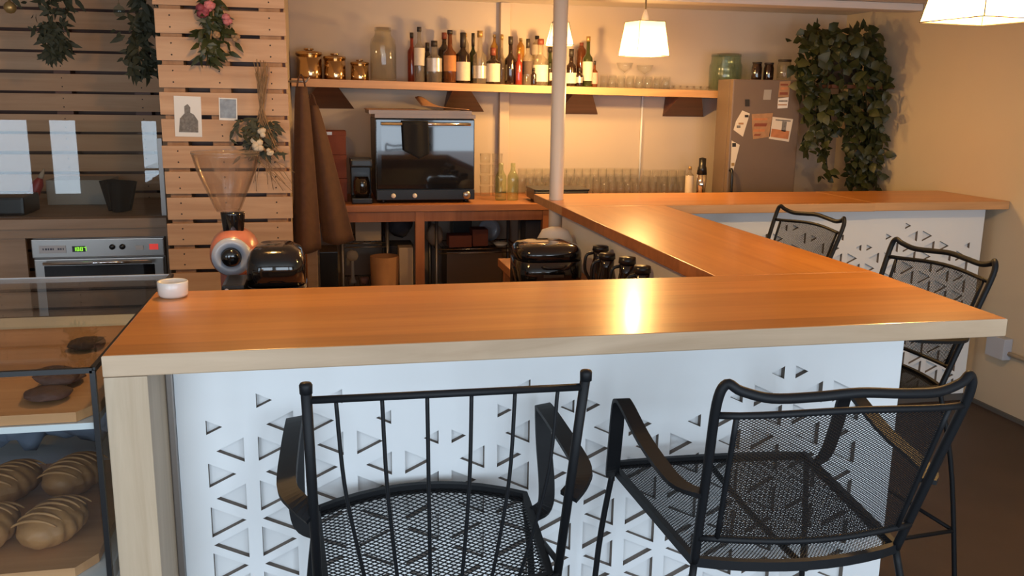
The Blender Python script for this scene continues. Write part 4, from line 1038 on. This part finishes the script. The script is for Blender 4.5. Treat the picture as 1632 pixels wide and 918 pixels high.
note('sticker', 'white sticker under the orange one on the fridge', 'sticker', [(1240, 157), (1257, 155), (1255, 172), (1239, 173)], 'paper_white', [(quad(1248, 161, 14, 2.5), 'ink'), (quad(1247, 167, 14, 2), 'tan_tape')])
note('sticker', 'faint grey square sticker near the top of the fridge', 'sticker', [(1218, 143), (1230, 143), (1228, 159), (1216, 159)], 'greyplastic')
note('magnet', 'small black magnet above the slanted cream tags', 'magnet', quad(1191, 164, 7, 11), 'magnet', None, 0.003)
fzt = lambda x: fz1
for px, top, w, m, lm, lb in ((1207, 99, 17, 'spirit_dark', 'cap_dark', 'dark preserve jar, left of the pair on top of the fridge'), (1226, 100, 17, 'spirit_dark', 'cap_dark', 'dark preserve jar, right of the pair on top of the fridge'), (1251, 95, 24, 'jar_glass', 'cap_dark', 'clear jar on top of the fridge beside the plant')):
    jar('preserve_jar', lb, px, top, w, 4.90, fzt, m, lm, 0.85)

# ------------------------------------------------------------------ behind the bar
wb = thing('work_bench', 'low wooden work counter along the inside of the bar', 'counter')
ZW = 0.80
MB().box(0.76, 1.045, 2.19, 3.88, ZW - 0.035, ZW, 0.003).build('worktop', 'counter_wood', wb)
MB().box(-0.30, 0.756, 2.19, 2.98, ZW - 0.035, ZW, 0.003).build('worktop', 'counter_wood', wb)
for x, y in ((0.80, 3.82), (1.02, 3.82), (-0.26, 2.24), (-0.26, 2.92), (0.72, 2.92), (0.72, 2.24), (1.02, 2.24)):
    MB().box(x - 0.022, x + 0.022, y - 0.022, y + 0.022, 0.001, ZW - 0.036).build('leg', 'counter_post', wb)

# big coffee grinder
g = thing('coffee_grinder', 'salmon-red shop coffee grinder with clear cone hopper and black knob', 'coffee grinder', (at(372, 405, 2.80).x, 2.80, ZW))
zk = at(372, 404, 2.80).z - ZW
MB().box(-0.075, 0.075, -0.05, 0.17, 0.001, 0.03, 0.008).build('base', 'grinder_red', g)
MB().box(-0.045, 0.045, 0.02, 0.13, 0.0305, zk - 0.05, 0.012).build('column', 'grinder_red', g)
MB().lathe([(0, -0.105), (0.050, -0.105), (0.066, -0.085), (0.072, -0.02), (0.074, 0.0), (0.070, 0.05), (0.055, 0.13), (0.048, 0.16), (0, 0.165)], (0, 0.055, zk), 30, axis=(0, 1, 0)).build('grinding_head', 'grinder_red', g)
MB().lathe([(0.030, 0.0), (0.056, 0.0), (0.058, 0.006), (0.056, 0.018), (0.030, 0.020), (0.030, 0.0)], (0, -0.0505, zk), 30, axis=(0, -1, 0)).build('adjusting_ring', 'grinder_grey', g)
MB().lathe([(0, 0), (0.028, 0), (0.030, 0.012), (0.026, 0.034), (0.016, 0.040), (0, 0.041)], (0, -0.0505, zk), 24, axis=(0, -1, 0)).build('dial_knob', 'blackgloss', g)
zn = at(370, 376, 2.80).z - ZW; zn1 = at(369, 340, 2.80).z - ZW; zh = at(362, 246, 2.80).z - ZW
MB().lathe([(0, zn - 0.015), (0.027, zn - 0.015), (0.030, zn), (0.036, zn1 - 0.006), (0.036, zn1), (0, zn1)], (0, 0.04, 0), 24).build('hopper_collar', 'blackgloss', g)
MB().lathe([(0.033, zn1 + 0.0005), (0.040, zn1 + 0.012), (0.085, zh - 0.055), (0.097, zh - 0.008), (0.100, zh), (0.097, zh), (0.094, zh - 0.008), (0.082, zh - 0.055), (0.037, zn1 + 0.014), (0.031, zn1 + 0.003)], (-0.012, 0.04, 0), 36).build('hopper', 'clear_plastic', g)
MB().lathe([(0, 0.0), (0.1005, 0.0), (0.1005, 0.006), (0.02, 0.012), (0, 0.013)], (-0.012, 0.04, zh + 0.0006), 36).build('hopper_lid', 'clear_plastic', g)
MB().box(-0.02, 0.02, -0.07, 0.0, zk - 0.13, zk - 0.075, 0.005).build('spout', 'grinder_grey', g)

def round_box(mb, x0, x1, y0, y1, z0, z1, dome):
    """squarish body with a domed lid"""
    n = 28; cx, cy, hx, hy = (x0 + x1) / 2, (y0 + y1) / 2, (x1 - x0) / 2, (y1 - y0) / 2
    def sq(a, k): c, s = math.cos(a), math.sin(a); e = 0.55; return (cx + hx * k * math.copysign(abs(c) ** e, c), cy + hy * k * math.copysign(abs(s) ** e, s))
    rings = [(1.0, z0), (1.0, z1), (0.97, z1 + dome * .35), (0.85, z1 + dome * .75), (0.55, z1 + dome * .97)]
    V = [[mb.bm.verts.new((*sq(2 * PI * i / n, k), z)) for i in range(n)] for k, z in rings]
    for a, b in zip(V, V[1:]):
        for i in range(n): f = mb.bm.faces.new([a[i], a[(i + 1) % n], b[(i + 1) % n], b[i]]); f.smooth = True
    f = mb.bm.faces.new(V[-1]); f.smooth = True; mb.bm.faces.new(V[0][::-1]); return mb
def black_machine(label, Y, px0, px1, ptop, dep):
    x0, x1 = at(px0, 430, Y).x, at(px1, 430, Y).x; zt = at((px0 + px1) / 2, ptop, Y).z
    t = thing('coffee_machine', label, 'machine', ((x0 + x1) / 2, Y, ZW + 0.001)); w = (x1 - x0) / 2; h = zt - ZW - 0.001
    round_box(MB(), -w, w, 0, dep, 0, h * .62, 0.004).build('body', 'blackgloss', t)
    round_box(MB(), -w * .98, w * .98, 0.004, dep - 0.004, h * .64, h * .78, h * .22).build('lid', 'blackgloss', t)
    MB().tube(smooth_path([(-w * .35, -0.001, h * .55), (-w * .2, -0.014, h * .53), (w * .2, -0.014, h * .53), (w * .35, -0.001, h * .55)], 5), 0.004).build('handle', 'black', t)
    MB().box(-w * .3, w * .3, -0.003, 0.004, h * .30, h * .36, 0.001).build('trim_strip', 'dark_metal', t)
    return t
black_machine('glossy black domed coffee machine beside the salmon grinder', 2.48, 388, 488, 397, 0.22)
t = thing('airpot', 'black machine base with small chrome dots, left of the black domed machine', 'machine', (at(371, 440, 2.5).x, 2.5, ZW + 0.001))
MB().box(-0.032, 0.03, 0, 0.16, 0, 0.19, 0.01).build('body', 'black', t)
for z_ in (0.150, 0.176): MB().lathe([(0, 0), (0.007, 0), (0.006, 0.006), (0, 0.006)], (-0.018, 0.0, z_), 12, axis=(0, -1, 0)).build('button', 'chrome', t)
black_machine('black domed coffee machine with bright lid rim, in the bar corner', 3.16, 829, 936, 392, 0.26)
# dark carafes and pots along the worktop
for px, py, Y, r, lab in ((958, 392, 3.12, 0.036, 'dark glass carafe farthest back beside the black machine'), (968, 404, 2.92, 0.034, 'dark glass carafe, second in the line under the bar side'), (1000, 410, 2.72, 0.034, 'dark glass carafe, third in the line under the bar side'), (1024, 424, 2.56, 0.032, 'dark glass carafe nearest the front bar, low in the corner')):
    p = at(px, py, Y); h = max(p.z - ZW - 0.001, 0.09)
    t = thing('carafe', lab, 'carafe', (min(p.x, 1.035 - r), Y, ZW + 0.001), group='dark carafes under the bar side')
    MB().lathe([(0, 0), (r * .9, 0), (r, 0.012), (r, h * .5), (r * .72, h * .74), (r * .75, h * .9), (0, h * .9)], n=20).build('body', 'glass_dark', t)
    MB().lathe([(0, h * .902), (r * .85, h * .902), (r * .8, h), (0, h)], n=18).build('lid', 'black', t)
    MB().tube(smooth_path([(-r * .7, 0, h * .86), (-r * 1.5, 0, h * .8), (-r * 1.6, 0, h * .5), (-r * .98, 0, h * .25)], 5), 0.006).build('handle', 'black', t)
t = thing('filter_stack', 'white rounded stack of paper filters in the bar corner', 'paper filters', (0.955, 3.62, ZW + 0.001))
zz = at(900, 362, 3.62).z - ZW
mb = MB(); mb.lathe([(0, 0), (0.075, 0), (0.078, 0.02), (0.075, zz * .72), (0.055, zz * .93), (0.02, zz), (0, zz)], n=40)
mb.build('stack', 'paper_white', t)
MB().box(-0.05, 0.02, -0.05, 0.02, -0.0008, -0.0002).build('pad', 'paper_white', t)

# ------------------------------------------------------------------ under the back counter
YU = 4.98
rk = thing('wire_rack', 'wire shelf rack under the back counter, right of its middle post', 'rack')
xa, xb = at(693, 390, YU).x, at(823, 390, YU).x; zr = at(760, 393, YU).z
def rack(t, xa, xb, zs_, y0, y1, ztop):
    for z_ in zs_:
        mb = MB(); mb.tube([(xa, y0, z_), (xb, y0, z_), (xb, y1, z_), (xa, y1, z_)], 0.004, 6, closed=True)
        mb.tube([(xa, y0, z_ - 0.022), (xb, y0, z_ - 0.022)], 0.003, 6)
        k = int((xb - xa) / 0.03)
        for i in range(1, k): mb.tube([(lerp(xa, xb, i / k), y0, z_ + 0.003), (lerp(xa, xb, i / k), y1, z_ + 0.003)], 0.002, 4)
        mb.build('wire_shelf', 'wire', t)
    for x in (xa, xb):
        for y in (y0, y1): MB().tube([(x, y, 0.001), (x, y, ztop)], 0.010, 8).build('upright', 'steel_dull', t)
rack(rk, xa, xb, (0.06, zr), YU - 0.08, YU + 0.24, ZB - 0.05)
rk2 = thing('wire_rack', 'wire shelf rack under the back counter, left of its middle post', 'rack')
xc, xd = at(545, 385, YU).x, at(616, 385, YU).x; zr2 = at(580, 384, YU).z; zl2 = at(580, 452, YU).z
rack(rk2, xc, xd, (zl2, zr2), YU - 0.08, YU + 0.24, ZB - 0.05)
def ubox(name, label, cat, px0, px1, py0, py1, Y, dep, m, zbase, bev=0.004):
    a, b = at(px0, py0, Y), at(px1, py1, Y); z0 = zbase
    o = MB().box(a.x, b.x, Y, Y + dep, z0, max(a.z, z0 + 0.02), bev).build(name, m); return tag(o, label, cat)
zs1 = zr + 0.0055; zs2 = zr2 + 0.0055
ubox('storage_box', 'cream box under the oven end of the back counter', 'box', 566, 608, 352, 382, YU - 0.04, 0.2, 'cream_box', zs2)
tag(MB().blob((at(637, 372, YU).x, YU, ZB - 0.135), (0.075, 0.08, 0.075), 5, 0.25, 3, 2).build('cloth_bundle', 'navy'), 'dark blue-grey cloth bundle left of the middle counter post', 'cloth')
ubox('crate', 'dark lidded crate under the dark cloth bundle', 'crate', 618, 660, 392, 460, YU, 0.2, 'navy', 0.001)
t = thing('plant_pot', 'terracotta-brown bin standing under the back counter', 'bin', (at(612, 430, YU - 0.14).x, YU - 0.20, 0.001))
zt_ = at(612, 408, YU - 0.2).z
MB().lathe([(0, 0), (0.062, 0), (0.078, zt_), (0.072, zt_), (0.066, zt_ - 0.03), (0, zt_ - 0.03)], n=28).build('body', 'cardboard', t)
t = ubox('cardboard_tube', 'tall pale carton standing beside the middle counter post', 'carton', 636, 659, 395, 460, YS0 + 0.08, 0.1, 'cream_box', 0.001)
t = thing('ladle', 'pale round-headed brush standing on the lower left wire shelf', 'brush', (at(562, 430, YU).x, YU, zl2 + 0.006))
hh = at(562, 409, YU).z - zl2
MB().lathe([(0, 0), (0.022, 0), (0.020, 0.01), (0.010, 0.03), (0.008, hh - 0.03), (0, hh - 0.03)], n=14).build('handle', 'label_cream', t)
MB().lathe([(0, -0.008), (0.030, -0.008), (0.033, 0), (0.030, 0.008), (0, 0.010)], (0, 0, hh), 20, axis=(0, -1, 0)).build('head', 'cream_box', t)
tag(MB().lathe([(0, 0), (0.020, 0), (0.024, 0.035), (0.020, 0.035), (0, 0.01)], (at(581, 440, YU - .03).x, YU - .03, zl2 + 0.006), 16).build('small_cup', 'label_pink'), 'small pale pink cup on the lower left wire shelf', 'cup')
tag(MB().blob((at(690, 372, YU).x + 0.012, YU + 0.02, zs1 + 0.063), (0.045, 0.06, 0.062), 9, 0.2, 3, 3).build('towel_pack', 'cream_box'), 'crumpled cream bag on the wire shelf right of the middle post', 'bag')
ubox('storage_box', 'low red-brown box at the front of the wire shelf', 'box', 716, 752, 376, 389, YU - 0.05, 0.12, 'redbrown', zs1)
ubox('storage_box', 'taller red-brown box in the middle of the wire shelf', 'box', 753, 778, 366, 389, YU - 0.02, 0.12, 'redbrown', zs1)
t = ubox('black_box', 'black box behind the red-brown boxes on the wire shelf', 'box', 722, 752, 352, 376, YU + 0.09, 0.12, 'black', zs1)
t = thing('serving_plate', 'grey round plate propped upright on the wire shelf', 'plate', (at(788, 362, YU).x, YU + 0.17, zs1 + 0.066)); t.rotation_euler = (R(-6), 0, 0)
MB().lathe([(0, 0), (0.045, 0), (0.065, 0.008), (0.066, 0.011), (0.045, 0.004), (0, 0.004)], n=28, axis=(0, -1, 0)).build('dish', 'grinder_grey', t)
tag(MB().lathe([(0, 0), (0.030, 0), (0.042, 0.018), (0.038, 0.018), (0.026, 0.004), (0, 0.004)], (at(797, 385, YU).x, YU - .02, zs1), 20).build('pale_bowl', 'ceramic'), 'small pale bowl at the right of the wire shelf', 'bowl')
ubox('drinks_cooler', 'dark cabinet under the right end of the back counter', 'cabinet', 838, 864, 352, 460, YS0 + 0.08, 0.12, 'navy', 0.001)
ubox('storage_tub', 'brown tub on the floor below the wire shelf', 'tub', 712, 800, 402, 470, YU - 0.04, 0.22, 'tray', 0.066)
ubox('wooden_board', 'pale board standing below the brown aprons', 'board', 489, 508, 400, 470, 4.3, 0.02, 'left_counter', 0.001)
ubox('waste_bin', 'black bin standing below the brown aprons', 'bin', 509, 540, 402, 470, 4.36, 0.22, 'black', 0.001)

# ------------------------------------------------------------------ cup on the bar
p = at(276, 462, 2.11)
t = thing('ramekin', 'small white ceramic cup on the left end of the bar', 'cup', (at(276, 464, 2.10).x, 2.10, ZT + 0.001))
MB().lathe([(0, 0), (0.028, 0), (0.0325, 0.006), (0.0335, 0.034), (0.032, 0.036), (0.030, 0.034), (0.029, 0.008), (0, 0.007)], n=30).build('bowl', 'ceramic', t)

# ------------------------------------------------------------------ display case with pastries
dc = thing('display_case', 'glass pastry display case with black edges, left of the bar', 'display case')
cxr, cxl, cy0, cy1, cz = -0.402, -1.15, 1.60, 2.47, 1.03
MB().box(cxl, cxr - 0.006, cy0 + 0.006, cy1, cz - 0.006, cz).build('top_glass', 'case_glass', dc)
MB().box(cxl, cxr - 0.006, cy0, cy0 + 0.005, 0.30, cz - 0.007).build('front_glass', 'case_glass', dc)
MB().box(cxr - 0.005, cxr, cy0 + 0.007, cy1, 0.64, cz - 0.007).build('side_glass', 'case_glass', dc)
MB().box(cxl, cxr, cy1 + 0.001, cy1 + 0.004, cz - 0.012, cz + 0.002).build('rear_edge', 'plate', dc)
for a, b in (((cxl, cy0 + 0.004, cz), (cxr, cy0 + 0.004, cz)), ((cxr, cy0 + 0.004, cz), (cxr, cy1, cz)), ((cxr, cy0 + 0.004, cz), (cxr, cy0 + 0.004, 0.30))):
    MB().tube([a, b], 0, flat=(0.0045, 0.0045), up=(0, 0, 1) if a[2] == b[2] else (1, 0, 0)).build('edge_strip', 'black', dc)
zsh = at(60, 686, cy0 + 0.01).z
MB().box(cxl, cxr - 0.007, cy0 + 0.012, cy1 - 0.02, zsh - 0.004, zsh + 0.008, 0.001).build('shelf', 'white_in', dc)
MB().box(cxl, cxr - 0.007, cy1 - 0.016, cy1 - 0.003, 0.30, cz - 0.10).build('back_panel', 'blackmat', dc)
zdk = at(150, 905, cy0 + 0.05).z - 0.005
MB().box(cxl, cxr - 0.007, cy0 + 0.012, cy1 - 0.018, zdk - 0.03, zdk, 0.001).build('deck', 'white', dc)
MB().box(cxl, cxr - 0.007, cy0 + 0.012, cy1 - 0.018, 0.02, 0.28).build('base_cabinet', 'white_in', dc)
for x in (cxl + 0.02, cxr - 0.03):
    for y in (cy0 + 0.03, cy1 - 0.05): MB().box(x - 0.012, x + 0.012, y - 0.012, y + 0.012, 0.281, zdk - 0.031).build('support', 'steel_dull', dc)
def board(label, x0, x1, y0, y1, z, m='board'):
    return tag(MB().prism([(x0, y0), (x1 - 0.03, y0), (x1, y0 + 0.05), (x1, y1), (x0, y1)], z, z + 0.018, 'z').build('serving_board', m), label, 'board')
zbu = zsh + 0.009; xu = at(128, 650, cy0 + 0.03).x
board('orange wooden board with dark cookies on the upper shelf of the case', cxl + 0.02, xu + 0.025, cy0 + 0.018, 2.25, zbu)
zbl = zdk + 0.001
board('orange wooden board under the pastries, low in the case', cxl + 0.02, at(150, 880, cy0 + 0.05).x + 0.0, cy0 + 0.03, 2.15, zbl)
for i, (px, py, Y, lab, dz) in enumerate(((78, 640, 1.70, 'dark chocolate cookie lying nearest the case front glass', 0), (104, 628, 1.80, 'dark chocolate cookie behind the front one on the upper board', 0), (90, 612, 1.755, 'dark chocolate cookie leaning on top of the other cookies', 0.017), (140, 560, 2.05, 'dark cookie far back on the upper board', 0))):
    p = at(px, py, Y); x = p.x
    o = MB().blob((0, 0, 0.010), (0.040, 0.040, 0.011), i * 3 + 1, 0.18, 3, 2.5).build('chocolate_cookie', 'cookie'); o.location = (x, Y, zbu + 0.019 + dz + 0.001)
    if dz: o.rotation_euler = (0.12, 0.1, 0)
    tag(o, lab, 'cookie', 'chocolate cookies in the case')
def loaf(label, x, y, rz, l, w, h, seed, m1, m2):
    t = thing('pastry', label, 'pastry', (x, y, zbl + 0.019), rz, 'pastries low in the case')
    mb = MB()
    from mathutils import noise
    def fn(u, v):
        a = u * 2 * PI; s = v * 2 - 1; k = max(1 - abs(s) ** 2.4, 0.0) ** 0.5
        rid = 1 + 0.07 * abs(math.sin(s * 9 + math.sin(a) * 0.8)) + 0.08 * noise.noise(Vector((math.cos(a) * 2, math.sin(a) * 2, s * 4 + seed)))
        z = h * .5 + math.sin(a) * h * .5 * k * rid
        return Vector((math.cos(a) * w / 2 * k * rid, s * l / 2, max(z, 0.0)))
    mb.grid(fn, 28, 36); mb.build('crust', m1, t)
    mb = MB()
    for q in range(7):
        s0 = -0.72 + q * 0.24
        pts = [Vector((math.cos(a) * w / 2 * 0.97, (s0 + 0.12 * math.cos(a)) * l / 2, h * .5 + math.sin(a) * h * .5 * 1.04 * max(1 - abs(s0) ** 2.4, 0) ** .5)) for a in [PI * (0.18 + 0.64 * i / 10) for i in range(11)]]
        mb.tube(pts, [0.0015 + 0.002 * math.sin(PI * i / 10) for i in range(11)], 6)
    mb.build('flaky_ridge', m2, t)
    return t
for px, Y, rz, l, w, h, lab in ((84, 1.75, -0.35, 0.155, 0.10, 0.075, 'golden flaky pastry nearest the right end of the lower board'), (-28, 1.74, -0.3, 0.155, 0.10, 0.075, 'golden flaky pastry cut by the left edge of the photo'),
                             (22, 1.97, -0.35, 0.155, 0.10, 0.07, 'brown flaky pastry behind, toward the left of the lower board'), (124, 1.98, -0.35, 0.155, 0.10, 0.075, 'dark brown flaky pastry behind, at the right of the lower board')):
    loaf(lab, at(px, 820, Y).x, Y, rz, l, w, h, px, 'pastry', 'pastry_gold')
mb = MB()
for k in range(7): mb.blob((lerp(-0.95, -0.51, k / 6), 2.28 + 0.02 * math.sin(k * 2), zdk + 0.125), (0.075, 0.055, 0.095), k, 0.35, 3, 2.2)  # lumps added in place of clothes mirrored in the case glass
tag(mb.build('reflection_stand_in', 'clothes_reflection'), 'added blue-grey shape behind the pastries, imitating a reflection in the case glass', 'cloth')

# ------------------------------------------------------------------ right wall conduit
bx = MB().box(XW - 0.05, XW - 0.001, 3.60, 3.72, at(1548, 565, 3.66).z - 0.02, at(1548, 538, 3.66).z, 0.006)
o = thing('junction_box', 'grey electrical box low on the right wall', 'electrical box')
bx.build('box', 'grinder_grey', o)
z_ = at(1590, 577, 3.4).z
zc = [at(1561, 568, 3.60), at(1632, 592, 3.15)]
MB().tube([(XW - 0.014, 3.60, at(1548, 558, 3.66).z - 0.01), (XW - 0.014, YF + 0.05, at(1548, 558, 3.66).z - 0.01)], 0.012, 8).build('conduit', 'wall_r', o)
